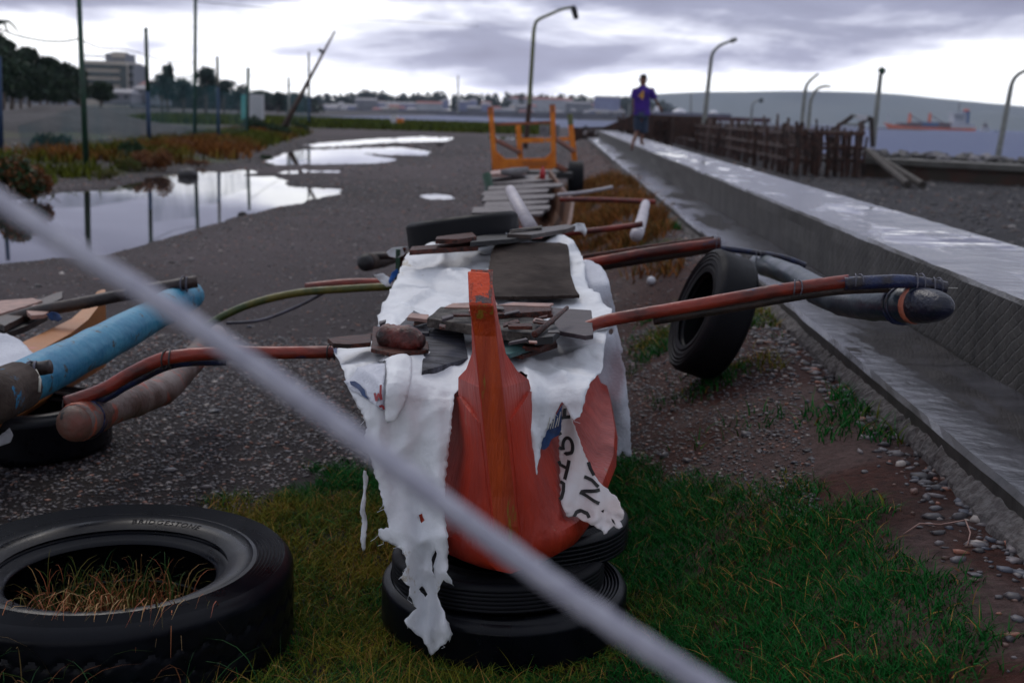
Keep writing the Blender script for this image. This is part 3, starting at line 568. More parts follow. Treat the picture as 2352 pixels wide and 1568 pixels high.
def tyre(name,loc,Ro,w,ri,mt,label,rot=(0,0,0),group=None,seg=96,tread='zigzag',ribs=6,dish=.12):
    prof=tyre_prof(Ro,w,ri,ribs,dish)
    # split the flat tread finely so that grooves can be cut in it
    nz=22; tr=[(Ro,.36*w-.72*w*i/nz) for i in range(nz+1)]
    i0=max(i for i,(r,z) in enumerate(prof) if z>0 and r==Ro and abs(z-.36*w)<1e-6)
    front=[q for q in prof if not(q[0]==Ro and abs(q[1])<=.361*w)]
    # order: going down the inside first, then back up the outer face
    top=[q for q in prof[:len(prof)//2+1] if q in front]; bot=[q for q in prof[len(prof)//2+1:] if q in front]
    loop=tr[::-1]+top+bot
    def fn(r,z,a,j):
        if j<=nz:
            if tread=='rib': return (r-.0022,z) if (j%4==2) else (r,z)
            for zc in(-.13,.13):
                zz=zc*w+ .012*tri(a/(2*math.pi)*44+(.5 if zc>0 else 0))
                if abs(z-zz)<.0062: return r-.005,z
            if tread=='lug' and abs(z)>.26*w and (a*30/math.pi)%1<.3: return r-.012,z
        return r,z
    mb=MB().lathe(loop,seg,fn=fn if tread!='plain' else None)
    o=mb.build(name,mt); o.location=loc; o.rotation_euler=rot; o.data.polygons.foreach_set('use_smooth',[True]*len(o.data.polygons))
    es=o.modifiers.new('es','EDGE_SPLIT'); es.split_angle=R(38)
    return tag(o,label,'tyre',group)
big=tyre('tyre',(TC[0],TC[1],.125),.50,.25,.285,MT['rubber'],'big black truck tyre lying flat in the grass, rusty grass growing through its hole',seg=352,dish=.62,ribs=8)
def textmesh(s,size,ext=.0,sp=1.0):
    c=bpy.data.curves.new('t','FONT'); c.body=s; c.size=size; c.align_x='CENTER'; c.space_character=sp; c.extrude=ext; c.resolution_u=2
    o=bpy.data.objects.new('t',c); COL.objects.link(o); dg=bpy.context.evaluated_depsgraph_get(); dg.update()
    me=bpy.data.meshes.new_from_object(o.evaluated_get(dg)); bpy.data.objects.remove(o); V=[v.co.copy() for v in me.vertices]; Fc=[tuple(p.vertices) for p in me.polygons]
    bpy.data.meshes.remove(me); return V,Fc
V,Fc=textmesh('BRIDGESTONE',.030,.0005,1.15); rb=.337; a0=R(80)
nv=[]
for v in V:
    a=a0-v.x/rb; r=rb+v.y-.0; nv.append((TC[0]+r*math.cos(a),TC[1]+r*math.sin(a),.125+.1058+(r-.337)*.275+v.z))
MB().add(nv,Fc).build('raised_lettering',MT['rubber2'],big)
# grass inside the hole, drooping outward over the near rim
def blades(name,items,label,w=.003,cat='grass'):
    V=[];Fc=[];C_=[]
    for base,mid,tip,col in items:
        P=[]
        for k in range(7):
            t=k/6; P.append(Vector(base)*(1-t)**2+Vector(mid)*2*t*(1-t)+Vector(tip)*t*t)
        a=random.random()*6.28; d=Vector((math.cos(a),math.sin(a),0))
        n=len(V)
        for k,p in enumerate(P):
            ww=w*(1-(k/6)**2*.9); V+=[p-d*ww,p+d*ww]; C_+=[col,col]
        Fc+=[(n+2*k,n+2*k+1,n+2*k+3,n+2*k+2) for k in range(6)]
    o=npmesh(name,V,Fc,MT['blade'],np.array(C_)); return tag(o,label,cat,kind='stuff')
it=[]
for i in range(560):
    a=random.uniform(0,6.28); r=.22*random.random()**.5; x=TC[0]+r*math.cos(a); y=TC[1]-.03+r*.9*math.sin(a)
    h=random.uniform(.10,.24); l=random.uniform(.02,.10); b=random.uniform(0,6.28)
    col=random.choice([(.03,.06,.012),(.10,.09,.02),(.28,.09,.04),(.22,.13,.05),(.02,.05,.015)])
    it.append(((x,y,0),(x,y,h),(x+l*math.cos(b),y+l*math.sin(b),h*random.uniform(.75,1.05)),col))
for i in range(95):
    x=TC[0]+random.gauss(.05,.13); y=TC[1]-.255; h=random.uniform(.28,.335); l=random.uniform(.05,.20)
    col=random.choice([(.30,.11,.05),(.36,.20,.09),(.30,.20,.10),(.12,.10,.03),(.26,.08,.05)]); dx=random.gauss(0,.06)
    it.append(((x,y+.05,.02),(x+dx*.3,y-.03,h+.05),(x+dx,y-l-.03,random.uniform(.17,.27)),col))
blades('tall_grass',it,'rusty and green grass blades growing up through the big tyre and drooping over its rim',.0022)
it=[]
for i in range(420):
    x=random.choice([random.uniform(-1.5,-.2),random.uniform(-1.5,-1.0)]); y=random.uniform(2.35,2.82) ; h=random.uniform(.10,.26); l=random.uniform(.05,.2); b=random.uniform(0,6.28)
    if (x-TC[0])**2+(y-TC[1])**2<.47**2: y=2.75
    col=random.choice([(.02,.07,.02),(.05,.08,.015),(.28,.11,.05),(.22,.15,.06),(.03,.08,.03)])
    it.append(((x,y,0),(x,y,h),(x+l*math.cos(b),y+l*math.sin(b),h*random.uniform(.6,1.)),col))
blades('tall_grass',it,'long thin grass stems standing in the near left corner',.0017)
# stack of three tyres under the bow
gS='tyres stacked under the bow'
tyre('tyre',(.0,3.47,.075),.365,.15,.225,MT['rubber'],'widest black tyre, bottom of the stack under the orange bow',gS and (R(2),0,.3),gS,seg=144,tread='plain')
tyre('tyre',(-.02,3.46,.185),.315,.09,.19,MT['rubber2'],'middle tyre of the stack under the orange bow, narrower than the bottom one',(R(-2),R(1),.8),gS,seg=144,tread='rib')
tyre('tyre',(.09,3.60,.255),.285,.10,.17,MT['rubber'],'topmost tyre of the stack, carrying the orange bow',(0,R(-2),.1),gS,seg=144,tread='rib')
# tyre leaning under the right float
p=at(1635,722,5.95); tR=tyre('tyre',tuple(p),.315,.20,.19,MT['rubber2'],'dull black tyre standing upright on the bank under the navy outrigger float',(0,0,0),seg=144,tread='plain',ribs=3)
tR.rotation_euler=Matrix.Rotation(R(10),3,'Y').to_euler(); 
ax=Vector((-.95,-.13,.32)).normalized(); tR.rotation_euler=ax.to_track_quat('Z','Y').to_euler()
# tyre lying on the main boat
p=at(1064,534,5.55); tyre('tyre',tuple(p),.255,.145,.15,MT['rubber2'],'black tyre lying on top of the white covered boat behind the loose boards',(R(-8),R(-6),.4),seg=96,tread='plain',ribs=3)
# tyre under the left float
tyre('tyre',(-2.12,5.2,.10),.36,.20,.20,MT['rubber'],'black tyre lying on the gravel under the cyan outrigger float',(0,0,0),seg=96,tread='plain')
# ------------------------------------------------------------------ main boat
def lean(z): return -.132*(z-.27)
BX=.018
boat=empty('outrigger_boat',(BX,3.2,.25),'orange red outrigger boat with high prow, resting on stacked tyres under a torn white tarp','boat')
def stem():
    prof=[(3.075,1.022),(3.10,.975),(3.112,.935),(3.112,.80),(3.12,.65),(3.125,.5),(3.12,.42),(3.125,.37),(3.145,.335),(3.20,.31),(3.36,.305),(3.36,.5),(3.362,.715),(3.345,.775),(3.29,.81),(3.235,.87),(3.205,.96),(3.19,1.045),(3.165,1.095),(3.145,1.099)]
    W_=[.031,.031,.030,.030,.031,.032,.033,.034,.032,.03,.10,.106,.108,.100,.072,.046,.037,.032,.030,.029]
    bm_v=[];n=len(prof)
    for s in(-1,1):
        for (y,z),w in zip(prof,W_): bm_v.append((BX+lean(z)+s*w,y,z))
    import mathutils.geometry as mg
    tri_=mg.tessellate_polygon([[Vector((y,z,0)) for y,z in prof]])
    Fc=[tuple(t) for t in tri_]+[tuple(i+n for i in t[::-1]) for t in tri_]+[(i,(i+1)%n,(i+1)%n+n,i+n) for i in range(n)]
    mi=[0]*(2*len(tri_))+[0]*n
    mi[2*len(tri_)+n-1]=1
    for q in range(0,9): mi[2*len(tri_)+q]=2
    mb=MB(); mb.add(bm_v,Fc); mb.mi=mi
    o=mb.build('prow',[MT['red'],MT['redlit'],MT['redfront']],boat)
    # make normals consistent
    import bmesh
    b=bmesh.new(); b.from_mesh(o.data); bmesh.ops.recalc_face_normals(b,faces=b.faces); b.to_mesh(o.data); b.free()
    bv=o.modifiers.new('b','BEVEL'); bv.width=.006; bv.segments=3; bv.limit_method='ANGLE'; bv.angle_limit=R(25)
    return o
stem()
# thin band of chipped paint round the sawn top of the prow
c=[(BX+lean(1.04)+s*.028,y,z) for s,y,z in [(-1,3.080,1.026),(1,3.080,1.026),(1,3.150,1.100),(-1,3.150,1.100)]]
mb=MB(); nn=Vector((0,-.72,.69)).normalized()
cen=sum((Vector(q) for q in c),Vector())/4
ring=[]
for k in range(40):
    i=k//10; t=(k%10)/10; p=Vector(c[i]).lerp(Vector(c[(i+1)%4]),t); ring.append(p)
inn=[]
for k,p in enumerate(ring):
    d=(cen-p); f=.16+.16*random.random()+(.16 if k<10 else 0); q=p+d*f; inn.append(q)
ring=[p+(p-cen)*.03+nn*.0022 for p in ring]; inn=[p+nn*.0022 for p in inn]
mb.add(ring+inn,[(k,(k+1)%40,40+(k+1)%40,40+k) for k in range(40)]); mb.build('worn_rim',MT['redchip'],boat)
def hull():
    st=[(3.16,.060,.030,.70),(3.19,.130,.042,.71),(3.25,.180,.064,.725),(3.32,.210,.080,.735),(3.375,.23,.093,.72),(3.5,.262,.12,.725),(3.8,.325,.155,.72),(4.1,.355,.20,.72),(4.6,.37,.29,.72),(5.2,.38,.34,.76),(5.9,.36,.33,.78),(6.6,.20,.20,.82),(6.8,.04,.04,.9)]
    V=[];rows=[]
    for (y,wb,wt,zt) in st:
        r=[]
        zf=.335+.02*(y-3.2)+.015*min(1,(y-3.2)/.9)
        for s in(1,-1):
            side=[(0,.290),(wb*.55,.300),(wb*.93,zf-.012),(wb*1.0,zf+.012),(wb*.99,zf+.03),(wb*.72+wt*.26,zf+.045),(wb*.42+wt*.56,zf+.12),(wb*.06+wt*.94,(zf+zt)/2+.06),(wt,zt)]
            r.append([(BX+lean(z)+s*x,y,z+s*x*.10) for x,z in side])
        rows.append(r[0][::-1]+r[1][1:])
    k=len(rows[0]); V=[p for r in rows for p in r]
    Fc=[(i*k+j,(i+1)*k+j,(i+1)*k+j+1,i*k+j+1) for i in range(len(rows)-1) for j in range(k-1)]
    Fc.append(tuple(range(k)))
    o=MB().add(V,Fc).build('hull',MT['red'],boat,smooth=True)
    s=o.modifiers.new('s','SOLIDIFY'); s.thickness=.018; s.offset=-1
    es=o.modifiers.new('es','EDGE_SPLIT'); es.split_angle=R(45)
    # deck boards under the tarp
    mb=MB()
    for i in range(9):
        y=3.5+i*.36; w=np.interp(y,[a[0] for a in st],[a[2] for a in st]); zt=np.interp(y,[a[0] for a in st],[a[3] for a in st]); mb.box((BX+lean(zt),y,zt-.015),(2*w-.03,.30,.02))
    mb.build('deck',MT['redwood'],boat)
hull()
def lash(pts,r,name='lashing',m=None,par=None):
    return MB().tube(pts,r,6).build(name,m or MT['wire'],par,smooth=True)
def ringband(c,axis,r,wd,m,name,par):
    axis=Vector(axis).normalized(); a=Vector(c)-axis*wd/2; b=Vector(c)+axis*wd/2
    return MB().tube([a,a.lerp(b,.5),b],[r*.98,r*1.02,r*.98],20).build(name,m,par,smooth=True)
def boom(name,pts,r,m,par,wob=.05):
    return MB().tube(smoothpath(pts,8),r,12,wob=wob).build(name,m,par,smooth=True)
# outrigger floats
def float_(par,a,b,r,m,mt,ring=None,wav=.012,tiplen=.12):
    a=Vector(a); pts_=[a]+[Vector(q) for q in b] if isinstance(b,list) else [a,a.lerp(Vector(b),.5),Vector(b)]
    sp=smoothpath(pts_,9); d=(sp[1]-sp[0]).normalized(); P=[];rr=[]; n=len(sp)-1
    for i in range(n+1):
        t=i/n; off=Vector((wav*math.sin(t*5),0,wav*(math.sin(t*7+1)-math.sin(1)))); P.append(sp[i]+off); node=1+(.07 if i%6==3 else 0)
        rr.append(r*(1+.03*math.sin(t*23))*node*(1-.12*t))
    o=MB().tube(P,rr,20,wob=.02).build('float',m,par,smooth=True)
    tp=[];tr_=[]
    for i in range(9):
        t=i/8; tp.append(P[0]+d*.012-d*tiplen*math.sin(t*math.pi/2)); tr_.append(max(.002,r*1.0*math.cos(t*math.pi/2)**.8))
    MB().tube(tp,tr_,20).build('float_tip',mt,o,smooth=True)
    if ring is not None:
        ringband(P[0]+d*.02,d,r*1.03,.025,ring,'painted_ring',o)
        for k in(.065,.085): lash([P[0]+d*k+Vector((math.cos(q/3)*r*1.06,0,math.sin(q/3)*r*1.06))+d*.004*math.sin(q) for q in range(20)],.006,'tie',MT['boomblue'],o)
    return o
ra=at(2112,701,3.80); rb_=[at(2000,694,4.05),at(1900,668,4.75),at(1830,630,5.6),at(1745,606,6.7)]
float_(boat,ra,rb_,.058,MT['floatblue'],MT['floattip'],MT['floatring'],tiplen=.15)
la=at(172,972,3.75); lb=[at(300,909,4.2),at(400,864,4.75),at(500,772,5.9)]
float_(boat,la,lb,.061,MT['floatold'],MT['floattipold'],MT['floatring'],tiplen=.06)
# booms: front and rear, port and starboard
boom('boom',[at(1330,760,3.9),at(1400,735,3.9),at(1600,700,3.88),at(1780,668,3.86),at(1950,645,3.84)],.021,MT['boom'],boat)
boom('boom',[at(1940,652,3.83),at(2050,646,3.82),at(2110,650,3.82),at(2172,662,3.82)],.022,MT['boomblue'],boat)
boom('boom',[at(1500,735,3.92),at(1700,702,3.9),at(1900,668,3.86),at(2040,660,3.84)],.017,MT['boomdark'],boat)
boom('boom',[at(1330,608,6.3),at(1500,578,6.3),at(1655,557,6.3)],.026,MT['boom'],boat)
boom('boom',[at(1340,618,6.35),at(1500,592,6.35),at(1640,570,6.35)],.024,MT['boomdark'],boat)
boom('boom',[at(1330,592,6.32),at(1500,566,6.32),at(1640,548,6.32)],.014,MT['redwood'],boat)
boom('boom',[at(1640,568,6.33),at(1720,578,6.4),at(1800,592,6.45),at(1850,610,6.45)],.016,MT['boomblue'],boat)
boom('boom',[at(800,808,3.95),at(765,808,3.95),at(640,810,3.92),at(530,808,3.9)],.021,MT['boom'],boat)
boom('boom',[at(545,812,3.9),at(470,812,3.88),at(375,824,3.86),at(300,858,3.85),at(235,895,3.83),at(150,925,3.8)],.022,MT['boom'],boat)
boom('boom',[at(520,826,3.93),at(400,832,3.9),at(300,876,3.87),at(240,910,3.86),at(165,935,3.83)],.020,MT['boomblue'],boat)
boom('boom',[at(900,650,5.9),at(800,650,5.9),at(702,660,5.9)],.022,MT['boom'],boat)
boom('boom',[at(905,658,5.85),at(820,662,5.85),at(690,672,5.85),at(590,694,5.8),at(520,722,5.75),at(470,752,5.7)],.019,MT['green_bamboo'],boat)
boom('boom',[at(745,672,5.9),at(680,705,5.9),at(600,735,5.85),at(520,742,5.8)],.008,MT['grey_bamboo'],boat)
for (x,y,Y,s) in [(2110,650,3.815,.03),(2150,658,3.815,.028),(385,826,3.86,.03),(160,930,3.81,.03),(1648,560,6.3,.04),(1740,590,6.4,.03),(480,756,5.7,.03),(1830,660,3.85,.024),(1970,647,3.83,.024),(762,808,3.94,.026)]:
    c=Vector(at(x,y,Y)); lash([c+Vector((.012*math.sin(q*.5),math.cos(q)*s,math.sin(q)*s)) for q in [k*.55 for k in range(26)]],(.0028 if x<1600 else .0022),'lashing',MT['grey_bamboo'] if x>1600 else MT['wire'],boat)
lash([at(2165,655,3.82),at(2178,661,3.8),at(2200,662,3.8)],.0015,'lashing',MT['cream'],boat)
# ------------------------------------------------------------------ tarp draped over the boat
PROF=[(3.02,-.10),(3.09,.10),(3.20,.40),(3.315,.66),(3.345,.715),(3.39,.742),(3.46,.752),(4.3,.80),(4.5,.82),(5.45,.955),(5.9,.965)]
def onprof(px,py,prof=PROF,off=0.):
    d=ray(px,py); best=None
    for (y0,z0),(y1,z1) in zip(prof[:-1],prof[1:]):
        # Cc+s*d on line
        ny,nz_=-(z1-z0),(y1-y0)
        den=d[1]*ny+d[2]*nz_
        if abs(den)<1e-9: continue
        s=((y0-Cc[1])*ny+(z0-Cc[2])*nz_)/den; y=Cc[1]+s*d[1]; z=Cc[2]+s*d[2]
        t=((y-y0)*(y1-y0)+(z-z0)*(z1-z0))/((y1-y0)**2+(z1-z0)**2)
        if -1e-6<=t<=1+1e-6 and s>0 and (best is None or s<best[0]): best=(s,Vector((0,ny,nz_)).normalized())
    if best is None:
        s=(prof[0][0] if py>900 else prof[-1][0])/d[1]; best=(s,Vector((0,-1,0)))
    p=Vector(Cc+best[0]*d); return p,best[1]
def fold_main(p,px,py):
    # folds: long vertical ones on the hanging part, soft wrinkles on top
    hang=max(0,min(1,(py-840)/80))
    x=p.x; f=0
    f+=hang*(.022*math.sin(x*34+2.2*mnoise.noise(Vector((x*3,p.z*2.5,1)))*2)+.010*math.sin(x*71+p.z*5))*(.5+.8*min(1,(py-840)/300))
    f+=(.028-.016*hang)*mnoise.noise(Vector((x*7,p.z*5,p.y*3)))+.008*mnoise.noise(Vector((x*19,p.z*15,p.y*11)))
    f+=(1-hang)*.028*mnoise.noise(Vector((x*5+p.y*2,p.y*3.5,7)))*(1 if py<720 else .35)
    if py<720: f+=.016*math.sin(x*26+p.y*13+3*mnoise.noise(Vector((x*2,p.y*2,1))))*max(0,mnoise.noise(Vector((x*2.2,p.y*1.5,8)))+.35)
    if py<860: f+=.014*max(0,mnoise.noise(Vector((x*4,p.y*3,18))))*(1 if x<-.25 or x>.2 else .2)
    f+=.0075*mnoise.ridged_multi_fractal(Vector((x*5.5,p.z*4.5,p.y*3.5)),.9,2.1,4,.9,2.)-.006
    r=abs(mnoise.noise(Vector((x*6,p.z*6,p.y*4+5)))); f+=.014*(1-min(1,r*5))
    return f
def jag(poly,step=6,amp=1.6,keep=()):
    out=[];n=len(poly)
    for i in range(n):
        a=Vector(poly[i]);b=Vector(poly[(i+1)%n]); L_=(b-a).length; k=max(1,int(L_/step)); nn=Vector((-(b-a).y,(b-a).x)).normalized() if L_ else Vector((0,0))
        for j in range(k):
            q=a.lerp(b,j/k); out.append(q+nn*(random.uniform(-amp,amp) if j else 0))
    return out
def inside(p,poly):
    x,y=p;c=False;n=len(poly)
    for i in range(n):
        a=poly[i];b=poly[(i+1)%n]
        if (a[1]>y)!=(b[1]>y) and x<(b[0]-a[0])*(y-a[1])/(b[1]-a[1])+a[0]: c=not c
    return c
def sheet(name,poly,surf,m,par=None,step=7,amp=1.6,holes=(),thick=.0009,jstep=6,smooth=True):
    B=jag(poly,jstep,amp); loops=[B]+[jag(h,jstep,amp*.6) for h in holes]
    pts=[];ed=[];
    for l in loops:
        n0=len(pts); pts+=l; ed+=[(n0+i,n0+(i+1)%len(l)) for i in range(len(l))]
    xs=[p[0] for p in B];ys=[p[1] for p in B]
    y=min(ys)
    while y<max(ys):
        x=min(xs)+(step/2 if int(y/step)%2 else 0)
        while x<max(xs):
            q=(x+random.uniform(-1,1),y+random.uniform(-1,1))
            if inside(q,B) and not any(inside(q,h) for h in loops[1:]) and min((q[0]-b[0])**2+(q[1]-b[1])**2 for l in loops for b in l)>step*step*.25: pts.append(Vector(q))
            x+=step
        y+=step*.9
    vv,ee,ff,_,_,_=delaunay_2d_cdt([Vector(p) for p in pts],ed,[],1,1e-4)
    ff=[f for f in ff if not any(inside((sum(vv[i][0] for i in f)/len(f),sum(vv[i][1] for i in f)/len(f)),h) for h in loops[1:])]
    V=[surf(v[0],v[1]) for v in vv]
    o=MB().add(V,[tuple(f)[::-1] for f in ff]).build(name,m,par,smooth=smooth)
    if thick: s=o.modifiers.new('s','SOLIDIFY'); s.thickness=thick; s.offset=0
    return o
def S_main(px,py,off=0.):
    p,n=onprof(px,py)
    bend=0
    if py>760:
        l=max(0,-.36-p.x); bend=min(.25,1.1*l)
        r=max(0,p.x-.20); bend+=min(.2,.9*r)
    q=p+n*(fold_main(p,px,py)+off)
    if bend:
        v=(q-Vector(Cc)); q=Vector(Cc)+v*(1+bend/v.y)
    return q
tp=[(1066,866),(1052,893),(1043,899),(1041,940),(1036,990),(1031,1040),(1026,1085),(1023,1130),(1022,1180),(1030,1225),(1031,1298),(1027,1312),(1036,1325),(1044,1345),(1033,1338),(1020,1330),(1011,1345),(1004,1362),(1012,1385),(1024,1410),(1036,1440),(1041,1453),(1036,1466),(1019,1476),(1003,1492),(990,1504),(978,1483),(965,1462),(950,1448),(935,1430),(931,1422),(945,1408),(958,1396),(950,1382),(942,1366),(944,1345),(930,1334),(920,1325),(930,1314),(938,1300),(936,1280),(926,1262),(908,1252),(884,1242),(870,1228),(871,1215),(895,1212),(892,1190),(882,1160),(872,1118),(858,1075),(846,1030),(838,1002),(846,985),(836,960),(818,925),(806,900),(800,890),(792,868),(783,850),(777,825),(768,812),(765,795),(784,783),(820,788),(851,786),(866,770),(870,749),(866,722),(876,700),(888,683),(899,660),(918,632),(922,610),(934,582),(950,574),(1060,565),(1180,556),(1240,548),(1278,542),(1300,550),(1331,572),(1338,590),(1340,609),(1343,640),(1360,672),(1380,700),(1405,722),(1398,745),(1394,770),(1390,800),(1382,850),(1362,878),(1346,913),(1332,958),(1318,965),(1309,950),(1301,932),(1291,921),(1281,938),(1262,978),(1243,1018),(1237,1060),(1233,1094),(1227,1096),(1224,1060),(1215,1020),(1212,940),(1211,880),(1196,862)]
tarp=sheet('tarpaulin',tp,S_main,MT['tarp'],amp=2.2,step=6.5,holes=[[(960,1180),(968,1176),(974,1192),(966,1200)],[(1000,1262),(1004,1270),(995,1300),(1000,1330),(992,1310),(990,1285)],[(968,1345),(980,1365),(975,1372),(962,1352)]])
tag(tarp,'torn white tarp draped over the orange boat and hanging in rags from its bow','tarp')
bpy.context.view_layer.update()
def strokes(name,lines,w,surf,m,par,off=.004,n=4):
    mb=MB()
    for ln in lines:
        P=[];
        for i in range(len(ln)-1):
            a=Vector(ln[i]);b=Vector(ln[i+1])
            for k in range(n): P.append(a.lerp(b,k/n))
        P.append(Vector(ln[-1])); V=[]
        for i,p in enumerate(P):
            d=(P[min(i+1,len(P)-1)]-P[max(i-1,0)]).normalized(); q=Vector((-d.y,d.x))*w/2
            V+=[surf(p.x+q.x,p.y+q.y,off),surf(p.x-q.x,p.y-q.y,off)]
        mb.add(V,[(2*i,2*i+1,2*i+3,2*i+2) for i in range(len(P)-1)])
    return mb.build(name,m,par)
def blot(name,poly,surf,m,par,off=.004,step=6):
    return sheet(name,poly,lambda x,y:surf(x,y,off),m,par,step=step,amp=.8,thick=0)
# flap folded over at the left, cream underside, with printed marks
def S_flap(px,py,off=0.): return S_main(px,py,.014+off+.010*math.sin((px-880)*.07))
fl=sheet('folded_flap',[(872,835),(893,828),(925,835),(946,850),(944,885),(938,915),(925,945),(908,970),(893,975),(886,968),(887,930),(890,890),(886,855)],S_flap,MT['tarp'],tarp,amp=.8)
fl=sheet('folded_flap',[(790,880),(806,872),(826,858),(850,845),(870,838),(886,850),(884,900),(882,948),(866,940),(845,922),(822,905),(805,896)],lambda x,y,off=0.:S_main(x,y,.007+off),MT['sack'],tarp,amp=.8)
S2=lambda x,y,off=0.:S_main(x,y,.012+off)
blot('printed_mark',[(804,883),(815,882),(828,890),(838,905),(850,925),(838,916),(822,900),(806,890)],S2,MT['inkblue'],tarp)
strokes('printed_mark',[[(863,910),(868,930)],[(868,928),(872,912),(879,926)],[(879,926),(876,906)],[(874,942),(882,938)],[(882,938),(884,946)]],5,S2,MT['inkred'],tarp)
blot('printed_mark',[(765,791),(774,790),(774,796),(766,797)],S_main,MT['pink'],tarp,.006,step=4)
blot('printed_mark',[(765,799),(774,798),(773,818),(767,812)],S_main,MT['inkblue'],tarp,.006,step=4)
# blue print along the torn right edge
blot('printed_mark',[(1292,926),(1276,950),(1258,978),(1244,1004),(1236,1034),(1250,1032),(1262,1020),(1268,1005),(1284,996),(1290,985),(1291,950)],lambda x,y,off=0.:S_main(x,y,-.004+off),MT['inkblue'],tarp,0.)
strokes('printed_mark',[[(1264+i*6,955+10*(i%2)-i*3),(1258+i*6,985-i*2)] for i in range(5)],2,S_main,MT['cream'],tarp,.003)
mb=MB()
for i in range(18):
    q=random.choice(tp[18:58] if random.random()<.75 else tp[-22:-6]); x=q[0]+random.uniform(-2,2); y=q[1]+random.uniform(-3,2)
    p0=S_main(x,y,.004); l=random.uniform(.006,.022); mb.tube([p0,p0+Vector((random.uniform(-.01,.01),-.003,-l*.5)),p0+Vector((random.uniform(-.02,.02),-.004,-l))],.0006,4)
tag(mb.build('frayed_threads',MT['tarp'],tarp),kind='stuff')
# thin torn strip on the far left
Sst=lambda x,y,off=0.:Vector(at(x,y,3.42-.0003*(y-1080)))+Vector((0,.006*math.sin(y*.08),0))
o=sheet('torn_strip',[(836,1078),(842,1080),(846,1100),(840,1135),(839,1165),(843,1200),(841,1235),(838,1262),(833,1266),(829,1230),(831,1190),(827,1180),(833,1140),(834,1105)],Sst,MT['tarp'],tarp,step=5,amp=1.5)
# ragged white print hanging at the right of the bow
def S_pr(px,py,off=0.):
    Y=3.50-.28*(py-930)/260; p=Vector(at(px,py,Y)); f=.010*math.sin(px*.09+py*.02)+.014*mnoise.noise(Vector((px*.02,py*.015,3)))
    if py>1170: f+=.02*mnoise.noise(Vector((px*.05,py*.05,9)))
    return p+Vector((0,-f-off*1.0,0))
pr=sheet('printed_cloth',[(1297,925),(1306,938),(1313,958),(1322,985),(1333,1015),(1345,1050),(1352,1068),(1366,1090),(1380,1108),(1392,1120),(1400,1130),(1412,1138),(1424,1152),(1433,1175),(1431,1190),(1424,1196),(1430,1208),(1421,1212),(1410,1206),(1403,1215),(1388,1231),(1385,1222),(1370,1210),(1350,1198),(1335,1195),(1318,1190),(1300,1184),(1295,1170),(1288,1150),(1286,1100),(1284,1050),(1284,1000),(1288,960),(1290,930)],S_pr,MT['pinkcloth'],amp=2.0,step=5,holes=[[(1380,1172),(1388,1170),(1386,1180)],[(1404,1190),(1410,1194),(1414,1204),(1406,1198)]])
tag(pr,'tattered white printed cloth with black letters hanging at the right of the bow','cloth')
def arc(cx,cy,rx,ry,a0,a1,n=12): return [(cx+rx*math.cos(R(a0+(a1-a0)*i/n)),cy+ry*math.sin(R(a0+(a1-a0)*i/n))) for i in range(n+1)]
# letters read down the cloth: T, S, T, J... and a sideways M
def lp(x,y): return (1177.1+x*.2197,895.8+y*.2197)
LT=[[(490,285),(605,280)],[(550,190),(545,275)],                                   # T
    arc(578,585,50,85,150,400,16)+[(560,665),(548,650)], [(490,440),(505,470)],[(485,600),(520,622)],
    [(590,720),(575,800),(545,925)],[(485,745),(500,785),(560,805)],
    [(500,955),(535,965),(530,1040),(510,1110),(490,1130)]]
for grp in (LT[0:2],LT[2:5],LT[5:7],LT[7:8]): strokes('letter',[[lp(*q) for q in l] for l in grp],7.5,S_pr,MT['ink'],pr,.004)
LM=[[lp(*q) for q in l] for l in [[(750,905),(830,930),(895,990)],[(910,1020),(720,1070)],[(705,1078),(800,1115),(905,1165)],[(795,755),(815,820),(850,880)],[(645,1335),(670,1295),(720,1275),(780,1285),(800,1320)]]]
for grp in (LM[0:3],LM[3:4],LM[4:5]): strokes('letter',grp,8,S_pr,MT['ink'],pr,.004)
# second sheet hanging down the far side
def S_far(px,py,off=0.):
    Y=4.85-.25*(py-610)/430; p=Vector(at(px,py,Y)); f=.03*math.sin(px*.05+py*.012+2*mnoise.noise(Vector((px*.01,py*.01,0))))+.03*mnoise.noise(Vector((px*.02,py*.012,5)))
    if py<650: Y2=(650-py)*.004; p=Vector(at(px,py,Y+Y2))
    return p+Vector((0,-f-off,0))
fs=sheet('cloth_sheet',[(1325,620),(1332,603),(1345,598),(1362,601),(1380,610),(1392,628),(1400,655),(1408,690),(1414,720),(1420,760),(1426,785),(1430,808),(1425,812),(1436,850),(1440,900),(1445,950),(1447,1000),(1449,1046),(1436,1042),(1428,1030),(1420,1042),(1395,1040),(1370,1035),(1345,1010),(1325,960),(1310,900),(1320,800),(1330,700)],S_far,MT['sack'],amp=1.5,step=8,holes=[arc(1404,763,6,7,0,340,8)])
tag(fs,'white sack cloth hanging down the right side of the boat behind the tarp','cloth')
blot('stain',[(1346,935),(1352,915),(1366,920),(1384,945),(1394,965),(1390,990),(1385,1030),(1370,1020),(1352,990),(1345,965)],S_far,MT['brownpatch'],fs,.006)
strokes('faded_print',[[(1358,945),(1366,962)],[(1368,975),(1378,972),(1378,960)],[(1366,1000),(1372,985),(1380,1000)],[(1354,985),(1360,1000),(1354,1010)],[(1383,960),(1384,975)]],3,S_far,MT['cream'],fs,.01)
